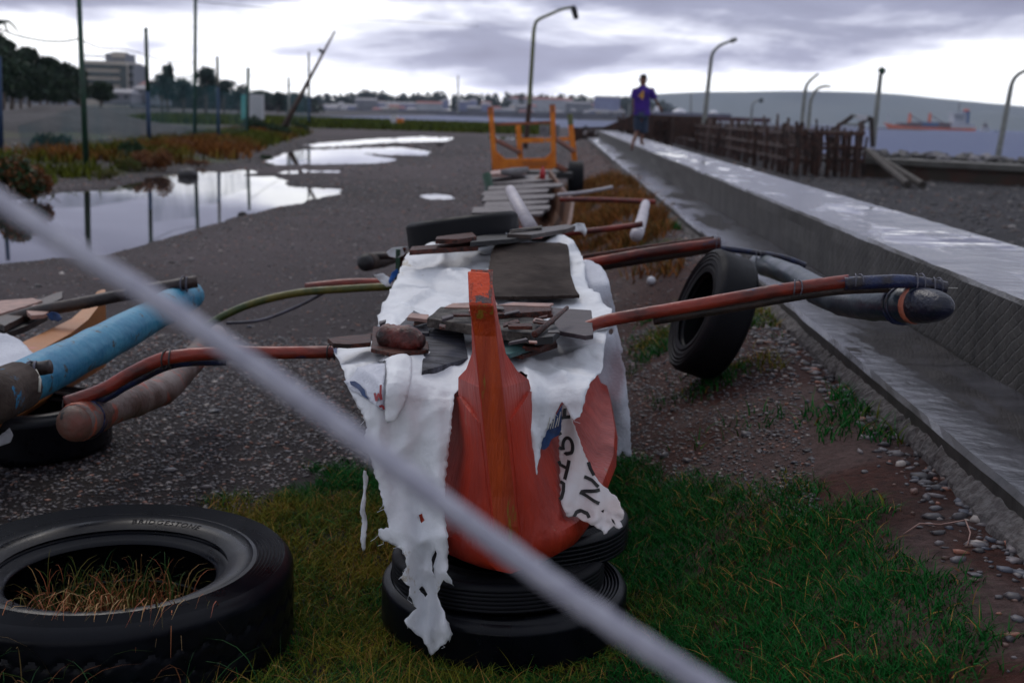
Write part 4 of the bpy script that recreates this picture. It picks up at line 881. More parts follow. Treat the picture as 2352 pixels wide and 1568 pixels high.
# ------------------------------------------------------------------ boards lying on the tarp
def slab(name,corn,z,th,m,label,cat='board',group=None,zs=None,bev=.002):
    P=[]
    zz=zs or [z]*len(corn); nc=len(corn)
    for i,(x,y) in enumerate(corn):
        a=Vector(G(x,y,zz[i])); b2=Vector(G(*corn[(i+1)%nc],zz[(i+1)%nc])); d=b2-a; k=max(1,int(d.length/.035)); k=min(k,14); sd_=Vector((-d.y,d.x,0)).normalized()
        for j in range(k): P.append(a+d*j/k+(sd_*random.uniform(-.0016,.0016)*min(3,a.y/4) if j else Vector((0,0,0))))
    P0,P1,P2=P[0],P[len(P)//3],P[2*len(P)//3]
    n=(P1-P0).cross(P2-P0); n.normalize(); n=n if n.z>0 else -n
    mb=MB().prism(P,th,n); o=mb.build(name,m,bevel=bev)
    import bmesh
    b=bmesh.new(); b.from_mesh(o.data); bmesh.ops.recalc_face_normals(b,faces=b.faces); b.to_mesh(o.data); b.free()
    return tag(o,label,cat,group)
gB='scrap boards piled on the tarp'
slab('board',[(852,800),(858,748),(982,770),(985,802),(905,812)],.80,.012,MT['redwood'],'thin rotten board lying under the dark red log at the left of the pile',group=gB)
slab('board',[(905,760),(950,712),(1000,735),(985,765)],.815,.012,MT['slate'],'small dark board poking out behind the log',group=gB)
slab('board',[(977,753),(1064,757),(1075,822),(969,852)],0,.022,MT['slate'],'square wet slate grey board sliding off the front of the pile, left of the prow',group=gB,zs=[.815,.815,.775,.770])
slab('board',[(981,730),(1012,704),(1100,709),(1275,738),(1218,768),(1090,748)],.86,.030,MT['greyplank'],'long speckled grey plank lying across the pile behind the prow',group=gB,bev=.003)
slab('board',[(1138,722),(1143,702),(1262,700),(1267,713)],.875,.014,MT['redwood'],'thin red brown board on top of the pile behind the prow',group=gB)
slab('board',[(1150,730),(1155,714),(1268,706),(1270,722)],.862,.012,MT['redwood'],'dark split board just under the top red brown board',group=gB)
slab('board',[(1262,712),(1270,706),(1358,712),(1363,768),(1345,771),(1275,758)],.85,.014,MT['mauve'],'smooth mauve brown board at the right end of the pile',group=gB)
slab('board',[(1130,778),(1150,755),(1232,768),(1222,796),(1172,812),(1140,812)],.815,.014,MT['teal'],'teal painted board under the long plank, right of the prow',group=gB)
slab('board',[(1150,806),(1160,795),(1272,775),(1281,789),(1200,815)],.80,.014,MT['redwood'],'lowest dark red board on the right of the pile',group=gB)
slab('board',[(1200,795),(1210,780),(1268,768),(1278,778),(1240,798)],.822,.014,MT['redwood'],'ragged red brown board resting on the lowest one at right',group=gB)
slab('board',[(1020,705),(1040,696),(1085,694),(1088,706)],.865,.010,MT['pinkwood'],'pale pinkish slat behind the long plank left of the prow',group=gB)
slab('board',[(1140,700),(1180,694),(1272,696),(1262,703)],.878,.008,MT['pinkwood'],'pale pinkish slat at the back of the pile right of the prow',group=gB)
slab('board',[(935,728),(944,718),(985,722),(982,733)],.85,.012,MT['pinkwood'],'short pale stick of wood beyond the dark red log',group=gB)
slab('board',[(752,776),(800,770),(852,766),(852,786),(800,790),(765,788)],.80,.014,MT['redwood'],'red brown splintered board over the left edge of the tarp',group=gB)
for i in range(22):
    px=random.uniform(870,1350); py=random.uniform(705,800) if px<1060 or px>1150 else random.uniform(700,730)
    w=random.uniform(14,60); a_=random.uniform(-.5,.35); h=random.uniform(3,7); dx=w*math.cos(a_)/2; dy=w*math.sin(a_)*.35
    slab('splinter',[(px-dx,py-dy),(px-dx+random.uniform(-3,6),py-dy-h),(px+dx,py+dy-h),(px+dx+random.uniform(-3,6),py+dy)],.885 if 985<px<1270 else .83,random.uniform(.004,.012),random.choice([MT['redwood'],MT['redwood'],MT['mauve'],MT['boomdark'],MT['pinkwood']]),'small loose splinter of wood in the board pile on the tarp','splinter','splinters in the board pile')
# dark red rounded log
a=Vector(at(874,770,3.68));b=Vector(at(966,784,3.60)); P=[];rr=[]
for i in range(15):
    t=i/14; P.append(a.lerp(b,t)); rr.append(.040*(1-.5*abs(2*t-1)**6)*(1+.05*math.sin(i*.9)))
o=MB().tube([a+(a-b)*.03]+P+[b+(b-a)*.03],[.018]+rr+[.022],14,wob=.14).build('log',MT['darkred'],smooth=True); tag(o,'chunky dark red rotten log lying at the left end of the board pile','log')
o=MB().tube([at(1303,706,3.85),at(1268,736,3.68),at(1228,768,3.5)],[.006,.008,.010],8,wob=.15).build('stick',MT['redwood'],smooth=True); tag(o,'thin dark stick standing up at an angle from the right of the pile','stick')
slab('bark_piece',[(1218,765),(1232,748),(1275,745),(1286,758),(1270,772),(1230,776)],.865,.022,MT['black'],'lump of black bark beside the foot of the thin stick','bark')
# plywood panel on the rise
def S_ply(px,py,off=0.):
    p,n=onprof(px,py); return p+n*(.035+off)
o=sheet('plywood_panel',[(1128,600),(1136,585),(1160,579),(1220,578),(1285,578),(1302,583),(1306,595),(1308,625),(1310,655),(1322,690),(1330,702),(1250,705),(1160,706),(1118,706),(1120,650)],S_ply,MT['ply'],amp=.5,thick=.012,smooth=False)
tag(o,'dark brown plywood panel with rounded corners lying on the tarp behind the prow','panel')
# boards and rags by the rear tyre
gC='loose boards in front of the rear tyre'
slab('board',[(940,575),(945,566),(1100,553),(1098,565)],.965,.02,MT['redwood'],'long red board along the top edge of the tarp in front of the rear tyre',group=gC)
slab('board',[(1000,549),(1003,543),(1085,533),(1095,543),(1050,549)],1.0,.02,MT['redwood'],'red brown board leaning on the rear tyre',group=gC)
slab('board',[(1080,556),(1090,543),(1200,525),(1260,520),(1265,530),(1180,548)],.985,.02,MT['black'],'long black board to the right of the red one in front of the rear tyre',group=gC)
slab('board',[(1165,537),(1172,532),(1300,515),(1322,518),(1300,526),(1220,539)],1.0,.02,MT['boomdark'],'black board with a worn light edge at the right end of the rear boards',group=gC)
slab('board',[(1170,529),(1176,526),(1245,517),(1244,522)],1.012,.006,MT['greyplank'],'thin grey slat lying on the rear black board',group=gC)
o=MB().tube([at(1172,436,7.4),at(1185,462,7.1),at(1222,526,6.4)],[.030,.034,.036],12).build('pole',MT['whitepole'],smooth=True); tag(o,'whitish pole slanting up behind the rear tyre','pole')
def rag(name,poly,Y,m,label,cat='rag',amp=1.,step=5,sl=0.):
    o=sheet(name,poly,lambda x,y,off=0.:Vector(at(x,y,Y+sl*(y-poly[0][1])))+Vector((0,-.03*mnoise.noise(Vector((x*.05,y*.05,Y))),0)),m,amp=amp,step=step); return tag(o,label,cat)
rag('rag',[(888,578),(900,570),(935,566),(940,572),(925,588),(908,592),(894,588)],5.6,MT['tarp'],'white rag folded over the left rear corner of the boat')
rag('rag',[(858,632),(880,628),(900,640),(905,655),(890,658),(870,645)],5.5,MT['tarp'],'pale rag hanging on the left rear boom')
rag('rag',[(893,645),(900,625),(912,617),(915,625),(905,642),(896,652)],5.45,MT['bluerag'],'bright blue rag tied at the left of the boat')
rag('rag',[(1308,520),(1325,512),(1342,514),(1348,528),(1344,545),(1338,536),(1320,532)],5.9,MT['tarp'],'small bright white rag at the right end of the rear boards')
o=MB().box(at(914,612,5.6),(.02,.02,.16)).build('post',MT['greenpaint'],boat); o2=MB().box(at(924,612,5.62),(.03,.03,.18)).build('post',MT['redwood'],boat)
tw=[hit(*q) for q in [(2075,1235),(2110,1226),(2160,1213),(2190,1208),(2215,1218),(2228,1232),(2222,1258)]]
o=MB().tube([Vector(q)+Vector((0,0,.012+.02*(i%3==1))) for i,q in enumerate(tw)],.0022,6).build('twig',MT['pinkwood'],smooth=True); tag(o,'thin bent dry twig lying on the red soil near the ledge','twig')
# ------------------------------------------------------------------ rope across the foreground
rp=[at(x_,y_,Y_*.68) for x_,y_,Y_ in [(-160,352,1.14),(0,462,1.10),(150,560,1.07),(300,652,1.05),(480,768,1.02),(680,908,1.0),(850,1030,.98),(1180,1275,.95),(1400,1430,.93),(1650,1592,.91),(1850,1720,.9)]]
o=MB().tube(smoothpath(rp,10),.0066,14,wob=.16).build('rope',MT['rope'],smooth=True); tag(o,'thick pale rope stretched diagonally across in front of everything','rope')
#PART4
# ------------------------------------------------------------------ small boat at the left edge
bl=empty('outrigger_boat',(-2.15,5.0,.25),'small ochre outrigger boat with a cyan float at the left edge','boat')
st=[(3.2,.05,.46),(3.7,.14,.45),(4.4,.19,.44),(5.1,.18,.43),(5.6,.15,.435),(5.9,.10,.45),(6.1,.07,.49),(6.22,.05,.54),(6.26,.02,.545)]
rows=[]
for y,w,zt in st:
    x0=-2.12; rows.append([(x0+s*a*w*.42,y,z) for s,a,z in [(-1,1,zt),(-1,.9,.32),(-1,.5,.18),(0,0,.14),(1,.5,.18),(1,.9,.32),(1,1,zt)]])
k=7; Fc=[(i*k+j,(i+1)*k+j,(i+1)*k+j+1,i*k+j+1) for i in range(len(rows)-1) for j in range(k-1)]
Fc+=[(i*k,i*k+k-1,(i+1)*k+k-1,(i+1)*k) for i in range(len(rows)-1)]+[tuple(range((len(rows)-1)*k,len(rows)*k))]
o=MB().add([p for r in rows for p in r],Fc).build('hull',MT['hullorange'],bl,smooth=False)
o=float_(bl,at(-160,985,3.55),at(440,678,6.1),.082,MT['floatcyan'],MT['floatcyan'],None,wav=.004,tiplen=.02)
MB().tube([at(-100,955,3.58),at(-30,920,3.70),at(42,886,3.92)],[.0835,.084,.0825],18,wob=.02).build('bare_end',MT['floatbare'],o,smooth=True)
boom('boom',[at(-80,772,5.75),at(60,722,5.75),at(200,694,5.75),at(310,672,5.8),at(452,646,5.9)],.030,MT['boomdark'],bl)
boom('boom',[at(-60,868,3.98),at(40,854,3.98),at(116,842,3.98)],.024,MT['boomdark'],bl)
for x,y,Y,s in [(40,853,3.97,.028),(75,849,3.97,.028),(425,652,5.85,.035),(300,673,5.78,.033)]:
    c=Vector(at(x,y,Y)); lash([c+Vector((.014*math.sin(q*.5),math.cos(q)*s,math.sin(q)*s)) for q in [k*.55 for k in range(24)]],.004,'lashing',MT['grey_bamboo'],bl)
lash([at(82,850,3.95),at(92,872,3.9),at(90,900,3.88)],.005,'tie',MT['cream'],bl)
def S_sack(px,py,off=0.):
    p=Vector(at(px,py,5.2-.004*(py-740))); return p+Vector((0,-.05*mnoise.noise(Vector((px*.02,py*.02,2)))-.03*math.sin(px*.06),0))
o=sheet('sack',[(-40,770),(0,764),(24,762),(40,775),(62,800),(80,826),(70,832),(50,838),(20,842),(-40,846)],S_sack,MT['sack'],amp=1,step=7); tag(o,'white woven sack hanging over the side of the small ochre boat','sack')
o=sheet('rag',[(-20,1010),(0,1000),(22,982),(30,1000),(24,1015),(0,1024),(-20,1030)],lambda x,y,off=0.:Vector(at(x,y,3.9)),MT['sack'],amp=1,step=6); tag(o,'scrap of white cloth stuck under the cyan float','rag')
gD='scrap wood on the small left boat'
slab('board',[(-30,712),(0,690),(75,684),(98,690),(60,702),(0,720)],.50,.02,MT['pinkwood'],'pale board on the scrap wood heap at the far left',group=gD)
slab('board',[(-20,735),(20,715),(120,675),(145,668),(142,684),(60,722),(10,748)],.49,.03,MT['boomdark'],'long black charred board on the heap at the far left',group=gD)
slab('board',[(60,712),(75,700),(110,698),(128,706),(100,722),(70,724)],.515,.02,MT['pinkwood'],'short broken pale board with a blue tie on the heap at the far left',group=gD)
slab('board',[(-40,755),(0,728),(80,715),(110,722),(60,748),(-20,775)],.455,.03,MT['black'],'wide black board at the bottom of the heap at the far left',group=gD)
rag('rag',[(105,722),(118,716),(135,722),(145,732),(135,738),(118,736)],5.2,MT['inkblue'],'knot of blue twine on the scrap wood at the far left')
# ------------------------------------------------------------------ weathered boat behind
bb=empty('outrigger_boat',(.1,10.,.3),'weathered outrigger boat roofed with loose grey boards, behind the orange prowed one','boat')
st=[(7.0,.10,.55),(7.6,.22,.66),(8.6,.22,.62),(10.5,.28,.64),(12.5,.32,.66),(14.2,.2,.7),(14.9,.05,.85)]
rows=[]
for y,w,zt in st:
    x0=.08+.035*(y-7.); rows.append([(x0+s*a*w,y,z) for s,a,z in [(-1,1,zt),(-1,.75,.42),(-1,.4,.27),(0,0,.22),(1,.4,.27),(1,.75,.42),(1,1,zt)]])
k=7; Fc=[(i*k+j,(i+1)*k+j,(i+1)*k+j+1,i*k+j+1) for i in range(len(rows)-1) for j in range(k-1)]
o=MB().add([p for r in rows for p in r],Fc).build('hull',MT['hullbrown'],bb); s=o.modifiers.new('s','SOLIDIFY'); s.thickness=.03
gE='grey boards roofing the weathered boat'
rr_=random.Random(3)
def qslab(c,z,m,lab): return slab('board',c,z,.02,m,lab,group=gE,bev=0)
names=['nearest grey board of the weathered boat','second grey board of the weathered boat','third grey board of the weathered boat, split along its edge','fourth grey board of the weathered boat','fifth grey board of the weathered boat','sixth grey board of the weathered boat','farthest warped grey board of the weathered boat']
ys_=[500,489,475,462,449,436,422,404]
for i in range(7):
    y0,y1=ys_[i],ys_[i+1]; t0=(500-y0)/96; t1=(500-y1)/96
    l0=1098+30*t0+rr_.uniform(-18,10); r0_=1250+50*t0+rr_.uniform(-22,8)
    g=3.5
    qslab([(l0,y0-g+3),(l0+rr_.uniform(0,10),y1+g+rr_.uniform(-5,4)),((l0+r0_)/2,y1+g-rr_.uniform(2,6)),(r0_+6,y1+g-7+rr_.uniform(-2,2)),(r0_,y0-g-6),((l0+r0_)/2,y0-g)],.76+.008*(i%2)+.01*i*0,MT['palewood'],names[i])
slab('board',[(1120,400),(1130,392),(1180,386),(1205,384),(1210,392),(1160,398)],.85,.04,MT['pinkwood'],'pale broken driftwood lying at the far end of the grey boards',group=gE)
o=MB().tube([at(1118,402,13),at(1124,430,12.9),at(1121,462,12.8)],.05,8).build('post',MT['greenpaint'],bb)
o=MB().tube([at(1150,395,13.2),at(1180,396,13.2),at(1215,389,13.2)],[.03,.05,.03],10,wob=.3).build('log',MT['rockpale'],smooth=True); tag(o,'pale gnarled piece of driftwood below the orange trailer','log')
o=float_(bb,at(1462,540,7.6),at(1484,468,10.5),.042,MT['whitepole'],MT['whitepole'],None,wav=.003,tiplen=.05)
o=float_(bb,at(840,603,6.9),at(905,590,8.5),.05,MT['floatbare'],MT['black'],None,wav=.003,tiplen=.05)
boom('boom',[at(1150,548,7.4),at(1340,532,7.4),at(1440,520,7.4),at(1476,514,7.4)],.018,MT['boom'],bb)
boom('boom',[at(835,590,7.2),at(870,588,7.2),at(960,585,7.2)],.022,MT['boomdark'],bb)
boom('boom',[at(1285,458,10.6),at(1380,459,10.6),at(1505,464,10.6)],.022,MT['boom'],bb)
boom('boom',[at(1280,448,12),at(1340,442,12),at(1408,430,12)],.018,MT['whitepole'],bb)
# red bottle between boat and trailer
z0=.79; c=G(1246,412,z0)
o=MB().lathe([(.001,0),(.030,0),(.032,.08),(.026,.11),(.012,.12),(.012,.145),(.001,.145)],12,Matrix.Translation((c[0],c[1],z0)),closed=False).build('bottle',mat('red_plastic',(.50,.03,.04),(.42,.03,.04),scale=5,rough=.4,bump=0),smooth=True); tag(o,'small red plastic bottle standing in front of the orange trailer','bottle')
# float ball on the ground
p=hit(1495,655); o=MB().lathe([(.035*math.sin(a),.035*(1-math.cos(a))) for a in np.linspace(0.01,3.13,12)],16,Matrix.Translation((p[0],p[1],p[2])),closed=False).build('float_ball',MT['white'],smooth=True); tag(o,'small white ball lying on the gravel right of the boat','ball')
# ------------------------------------------------------------------ orange trailer
tr=empty('trailer',(.35,20.5,0),'orange steel trailer frame with tall posts, parked behind the weathered boat','trailer')
YT=21.0; YB=23.6
def A(x,y,Y=YT): return at(x,y,Y)
def pst(a,b,w,n='post',m=MT['trailer']): return MB().beam(a,b,w,w).build(n,m,tr)
pst(A(1137,390),A(1127,250),.085); pst(A(1272,385),A(1269,244),.085)
MB().tube([A(1269.3,258),A(1268.6,240)],.05,8).build('post_cap',MT['rustrail'],tr); MB().tube([A(1127.2,264),A(1126.5,246)],.05,8).build('post_cap',MT['rustrail'],tr)
pst(A(1196,372,YB),A(1190,288,YB),.10); pst(A(1320,372,YB),A(1311,287,YB),.10); MB().tube([A(1311,287,YB),A(1309,262,YB)],.05,8).build('post_cap',MT['lichen'],tr)
pst(A(1138,286,YT),A(1268,281,YT),.05,'rail',MT['rustrail'])
pst(A(1193,323,YB),A(1250,322,YB),.09,'rail'); pst(A(1252,322,YB),A(1318,318,YB),.07,'rail')
pst(A(1139,322),A(1194,350,YB),.06,'brace',MT['rustrail']); pst(A(1275,318),A(1318,347,YB),.06,'brace',MT['rustrail'])
c=[A(1137,345),(A(1137,389)),A(1270,389),A(1277,378),A(1276,341),A(1252,363),A(1161,365)]
import bmesh
mb=MB().prism([Vector(q) for q in c],.05,(0,-1,0)); o=mb.build('front_panel',MT['trailer'],tr)
b=bmesh.new(); b.from_mesh(o.data); bmesh.ops.recalc_face_normals(b,faces=b.faces); b.to_mesh(o.data); b.free()
MB().box(A(1228,375,YT-.02),(.42,.01,.07)).build('faded_lettering',mat('faded_print',(.40,.10,.02),(.55,.17,.02),scale=30,rough=.6,bump=0,stretch=(8,1,1)),tr)
MB().box((.42,22.3,.50),(1.05,2.6,.10)).build('chassis',MT['black'],tr)
MB().beam(A(1276,380),A(1304,395,21.9),.08,.08).build('axle_arm',MT['rustrail'],tr)
for x,Y in [(1312,21.9),(1135,22.3)]:
    c=G(x,452 if x>1300 else 447,.0); R_=.36
    pz=gzs(c[0],c[1])
    prof=[(R_,-.11),(R_,.11),(R_-.04,.13),(R_*.62,.12),(R_*.55,.09),(R_*.55,-.09),(R_*.62,-.12),(R_-.04,-.13)]
    m=Matrix.Translation((c[0] if x>1300 else -.33,21.9,pz+R_))@Matrix.Rotation(R(90),4,'Y')
    w=MB().lathe(prof,32,m).build('wheel',MT['rubber2'],tr); MB().lathe([(.001,-.06),(R_*.54,-.07),(R_*.54,.07),(.001,.06)],20,m,closed=False).build('rim',MT['rustrail'],w)
# ------------------------------------------------------------------ street lamps
def lamp(base,pts,Y,r,label,head=None,m='metalpost',low=None,z0=None):
    b=at(*base,Y); P=[at(x,y,Y) for x,y in pts]
    root=empty('street_lamp',tuple(b),label,'street lamp','street lamps along the shore')
    n=len(P)
    if low: 
        k=at(*low,Y); MB().tube([b,k],[r*1.25,r*1.1],8).build('pole_foot',MT['woodpost'],root); MB().tube([k,P[0]],[r,r*.85],8).build('pole',MT[m],root)
    else: MB().tube([b,P[0]],[r*1.15,r*.85],8).build('pole',MT[m],root)
    if n>1: MB().tube(smoothpath(P,5),[r*.8-r*.25*i/(5*(n-1)) for i in range(5*(n-1)+1)],8).build('arm',MT[m],root,smooth=True)
    if head is not None:
        e=Vector(at(*head[0],Y)); f=Vector(at(*head[1],Y)); MB().tube([e,e.lerp(f,.3),f],[head[2]*.6,head[2],head[2]*.8],8).build('lamp_head',MT[head[3]],root)
    return root
lamp((1206,343),[(1226,74),(1229,58),(1236,46),(1262,34),(1290,22),(1314,17)],56.,.10,'tall street lamp with a kinked arm and drooping head behind the orange trailer',((1316,14),(1324,44),.14,'black'),m='lichen',low=(1216,240))
lamp((1617,285),[(1634,132),(1640,118),(1655,104),(1672,97),(1690,90)],62.,.11,'pale curved street lamp standing beyond the wall right of the walking person',((1676,96),(1692,90),.12,'metalpost'))
lamp((1724,290),[(1728,244),(1732,236),(1745,229)],130.,.12,'small far street lamp with a hanging head behind the stake fence',((1748,226),(1749,236),.25,'glassdark'))
lamp((1842,345),[(1849,212),(1853,196),(1864,182),(1880,170)],52.,.09,'left one of the two crossing lamps that rise from the stake fence',None,low=(1842,282))
lamp((1852,330),[(1862,232),(1874,208),(1890,199),(1908,199)],50.,.08,'right one of the two crossing lamps, its arm bent low to the right',None)
lamp((2005,338),[(2023,170)],48.,.10,'straight mast with two small floodlights beside the steel shelter frame',((2021,168),(2030,158),.16,'greenpaint'))
lamp((2290,372),[(2322,200),(2328,184),(2338,172),(2356,163),(2385,158)],43.,.10,'curved street lamp at the right edge of the photo, on the rocks',None)
# ------------------------------------------------------------------ fence of poles with netting at the left
gP='green and blue poles holding the teal net'
def pole(base,top,r,m1,label,split=None,m2=None,z=0.):
    b=G(*base,z); zz=gzs(b[0],b[1]); Y=b[1]; t=at(*top,Y); b=at(*base,Y); b=np.array([b[0],b[1],min(b[2],zz)])
    if split is None:
        o=MB().tube([b,t],[r,r*.8],8).build('pole',MT[m1],smooth=True); o.name='net_pole'; o.data.name='net_pole'; return tag(o,label,'pole',gP)
    s=at(*split,Y); root=empty('net_pole',tuple(b),label,'pole',gP); MB().tube([b,s],[r,r*.9],8).build('painted_foot',MT[m2],root,smooth=True); MB().tube([s,t],[r*.9,r*.8],8).build('pole',MT[m1],root,smooth=True); return root
pole((199,400),(180,-30),.068,'greenpaint','tall dark green pole nearest the camera on the far bank')
pole((343,345),(335,64),.075,'greenpaint','leaning pole with a blue lower half, second from the tall green one',(339,210),'bluepaint')
pole((447,335),(449,-30),.075,'greenpaint','tall straight green pole reaching out of the top of the photo')
pole((502,331),(499,130),.07,'metalpost','thin pale pole with a blue foot right of the tall straight one',(500,200),'bluepaint')
pole((568,320),(570,156),.085,'greenpaint','short dark green pole in front of the turquoise booth')
pole((664,300),(663,178),.085,'metalpost','grey pole beside the slanting mast')
pole((710,290),(709,120),.11,'metalpost','pale pole right of the slanting mast',(710,225),'bluepaint')
pole((3,365),(-2,130),.07,'bluepaint','blue pole cut by the left edge of the photo')
b=G(645,306,0); t=at(769,72,b[1]); o=MB().tube([b,Vector(b).lerp(Vector(t),.55),t],[.20,.10,.06],8).build('slanting_mast',MT['stakepale'],smooth=True); tag(o,'long mast slanting to the right beyond the far puddles','mast')
q=at(738,118,b[1]); o=MB().box(tuple(q),(.35,.2,.18),ry=.6).build('lamp_box',MT['black'],o)
def netpanel(poly,Y,label,Y2=None):
    V=[]; n=len(poly); x0=min(p[0] for p in poly);x1=max(p[0] for p in poly)
    V=[at(x,y,Y+(0 if Y2 is None else (Y2-Y)*(x-x0)/(x1-x0))) for x,y in poly]
    o=MB().add(V,[tuple(range(n))]).build('net',MT['net']); return tag(o,label,'net','teal nets strung between the poles')
def gy(x,y): return G(x,y,0)[1]
netpanel([(345,180),(450,170),(448,330),(343,340)],gy(343,345),'net between the leaning pole and the tall straight pole',gy(447,335))
netpanel([(450,200),(500,196),(502,330),(448,330)],gy(447,335),'net just right of the tall straight green pole',gy(502,331))
netpanel([(502,210),(569,208),(568,318),(502,328)],gy(502,331),'net left of the short green pole by the booth',gy(568,320))
netpanel([(660,210),(710,212),(712,272),(655,285)],gy(664,300),'bright teal piece of net behind the slanting mast',gy(710,290))
netpanel([(657,214),(700,216),(700,262),(657,270)],gy(664,300)+1,'second layer of teal net behind the slanting mast',gy(710,290)+1)
netpanel([(40,290),(198,240),(343,235),(343,338),(198,395),(60,380)],gy(199,400)+2,'dark low net between the nearest pole and the leaning pole',gy(343,345)+1)
# wires
def wire(pts,Y,label,r=.02):
    P=[at(x,y,yy) for (x,y),yy in zip(pts,Y if isinstance(Y,(list,tuple)) else [Y]*len(pts))]
    o=MB().tube(smoothpath(P,8),r,5).build('wire',MT['wire'],smooth=True); return tag(o,label,'wire','overhead wires at the left')
wire([(0,66),(40,82),(100,94),(150,95),(185,88)],26,'wire sagging from the left edge to the tall dark green pole',.016)
wire([(187,92),(230,110),(290,114),(336,128)],[26,30,36,41],'wire from the tall dark green pole to the leaning pole',.014)
wire([(336,128),(390,142),(447,143)],[41,44,47],'wire from the leaning pole to the tall straight pole',.012)
wire([(449,4),(600,18),(800,42),(1100,60)],[47,55,70,95],'faint wire running right from the top of the tall straight pole',.014)
wire([(566,170),(640,196),(700,192)],[60,75,108],'thin wire from the short green pole to the mast',.012)
# ------------------------------------------------------------------ bushes, mound, booth
def foliage(name,clumps,n,leaf,cols,parent=None,mt='leaf',label=None,cat=None,group=None,kind=None):
    V=[];C_=[];nt_=0; tot=sum(c[1][0]*c[1][2] for c in clumps)
    for (c,r) in clumps:
        k=max(20,int(n*c_w(r)/tot)); 
        d=rng.normal(size=(k,3)); d/=np.linalg.norm(d,axis=1)[:,None]; rad=rng.random(k)**.45
        rad*=.85+.3*fbm(d[:,0]*3+c[0],d[:,2]*3+d[:,1]*2+c[1],1.,9)
        P=np.array(c)+d*rad[:,None]*np.array(r)
        a=rng.normal(size=(k,3)); a/=np.linalg.norm(a,axis=1)[:,None]; b=np.cross(a,rng.normal(size=(k,3))); b/=np.linalg.norm(b,axis=1)[:,None]
        s=leaf*(.5+rng.random(k))[:,None]
        V.append(np.stack([P-a*s,P+b*s*.55,P+a*s,P-b*s*.55],1).reshape(-1,3))
        cc_=np.array(cols)[rng.integers(0,len(cols),k)]*(.6+.8*rng.random((k,1))); C_.append(np.repeat(cc_,4,0))
    V=np.concatenate(V);C_=np.concatenate(C_); Fs=np.arange(len(V)).reshape(-1,4)
    o=npmesh(name,V,Fs,MT[mt],C_,parent); 
    return tag(o,label,cat,group,kind)
def c_w(r): return r[0]*r[2]
def bush(px,py,w,h,cols,label,n=2600,leaf=None,group='bushes on the far bank of the puddle'):
    b=G(px,py,.08); Y=b[1]; s=Y/F; W_=w*s;H_=h*s; root=empty('bush',(b[0],b[1],0),label,'bush',group)
    cl=[]
    for i in range(9): cl.append(((b[0]+random.uniform(-.34,.34)*W_,Y+random.uniform(-.25,.25)*W_,H_*random.uniform(.25,.62)),(W_*random.uniform(.14,.26),W_*.2,H_*random.uniform(.22,.4))))
    foliage('leaves',cl,n,leaf or .05*H_,cols,root)
    for i in range(6):
        a=random.uniform(0,6.28); MB().tube([(b[0],Y,0),(b[0]+.22*W_*math.cos(a),Y+.2*W_*math.sin(a),H_*.6)],[.02,.006],5).build('stem',MT['trunk'],root)
GRN=[(.02,.06,.02),(.035,.075,.02),(.015,.045,.02)]; RST=[(.20,.07,.02),(.15,.055,.02),(.24,.10,.03)]; YG=[(.10,.11,.015),(.06,.09,.015),(.14,.11,.02)]
bush(22,442,170,100,GRN+RST[:1]+RST[:1],'large dark bush with reddish side at the left edge above the puddle',6000)
bush(80,440,90,85,RST,'rust red bush beside the large dark one at the left edge')
bush(120,350,100,62,[(.012,.04,.02),(.015,.05,.025)],'dark green bush left of the nearest pole')
bush(235,402,110,26,YG,'low yellow green shrub at the foot of the nearest pole')
bush(300,372,70,60,GRN,'green shrub between the nearest pole and the leaning pole')
bush(345,384,90,56,RST,'rust coloured bush at the foot of the leaning pole')
bush(300,386,60,36,YG,'yellow green shrub in front of the rust coloured bush')
bush(420,350,80,44,RST,'orange brown bush left of the tall straight green pole')
bush(520,340,70,30,RST+YG,'low orange shrub right of the tall straight green pole')
bush(455,372,60,18,RST,'small flat rusty tuft near the edge of the puddle')
bush(590,308,70,50,[(.012,.05,.018),(.015,.04,.02)],'dark green bush in front of the turquoise booth')
bush(640,312,60,36,GRN,'green bush at the foot of the slanting mast')
bush(690,300,36,26,GRN,'small dark bush right of the slanting mast')
bush(470,320,90,30,[(.02,.06,.03),(.03,.07,.03)],'long low green bush behind the tall straight pole')
bush(612,362,40,14,GRN,'small green tuft on the mud by the far puddle')
# driftwood lumps by the puddle
for i,(px,py,s,l) in enumerate([(432,404,.25,'dark lump of debris at the far edge of the long puddle'),(1010,335,.2,'dark stone on the mud left of the orange trailer'),(556,492,.07,'small dark stone at the near edge of the long puddle')]):
    p=G(px,py,0); V=ICV*(1+.3*(rng.random((12,1))-.5))*s*np.array([1,.8,.6])+np.array([p[0],p[1],gzs(p[0],p[1])+s*.3]); o=MB().add(V,ICF.tolist()).build('stone',MT['rock'],smooth=True); tag(o,l,'stone')
# dark heap of sand
b=G(200,318,0); V=[];nn=26
for i in range(nn):
    for j in range(nn):
        u=i/(nn-1)*2-1;v=j/(nn-1)*2-1; x=-22+u*8.5;y=58+v*8; rr2=math.hypot(u,v); z=1.25*max(0,1-rr2)**.8*(1+.4*mnoise.noise(Vector((u*2,v*2,3))))+.15*mnoise.noise(Vector((x,y,0))) ; V.append((x,y,z-.2+.2*(rr2<1)))
o=MB().add(V,[(i*nn+j,(i+1)*nn+j,(i+1)*nn+j+1,i*nn+j+1) for i in range(nn-1) for j in range(nn-1)]).build('mound',mat('dark_sand_heap',(.030,.028,.032),(.05,.045,.05),scale=1.2,rough=.9,bump=.6,bscale=4,bdist=.1),smooth=True); tag(o,'wide dark heap of sand behind the nearest poles','heap')
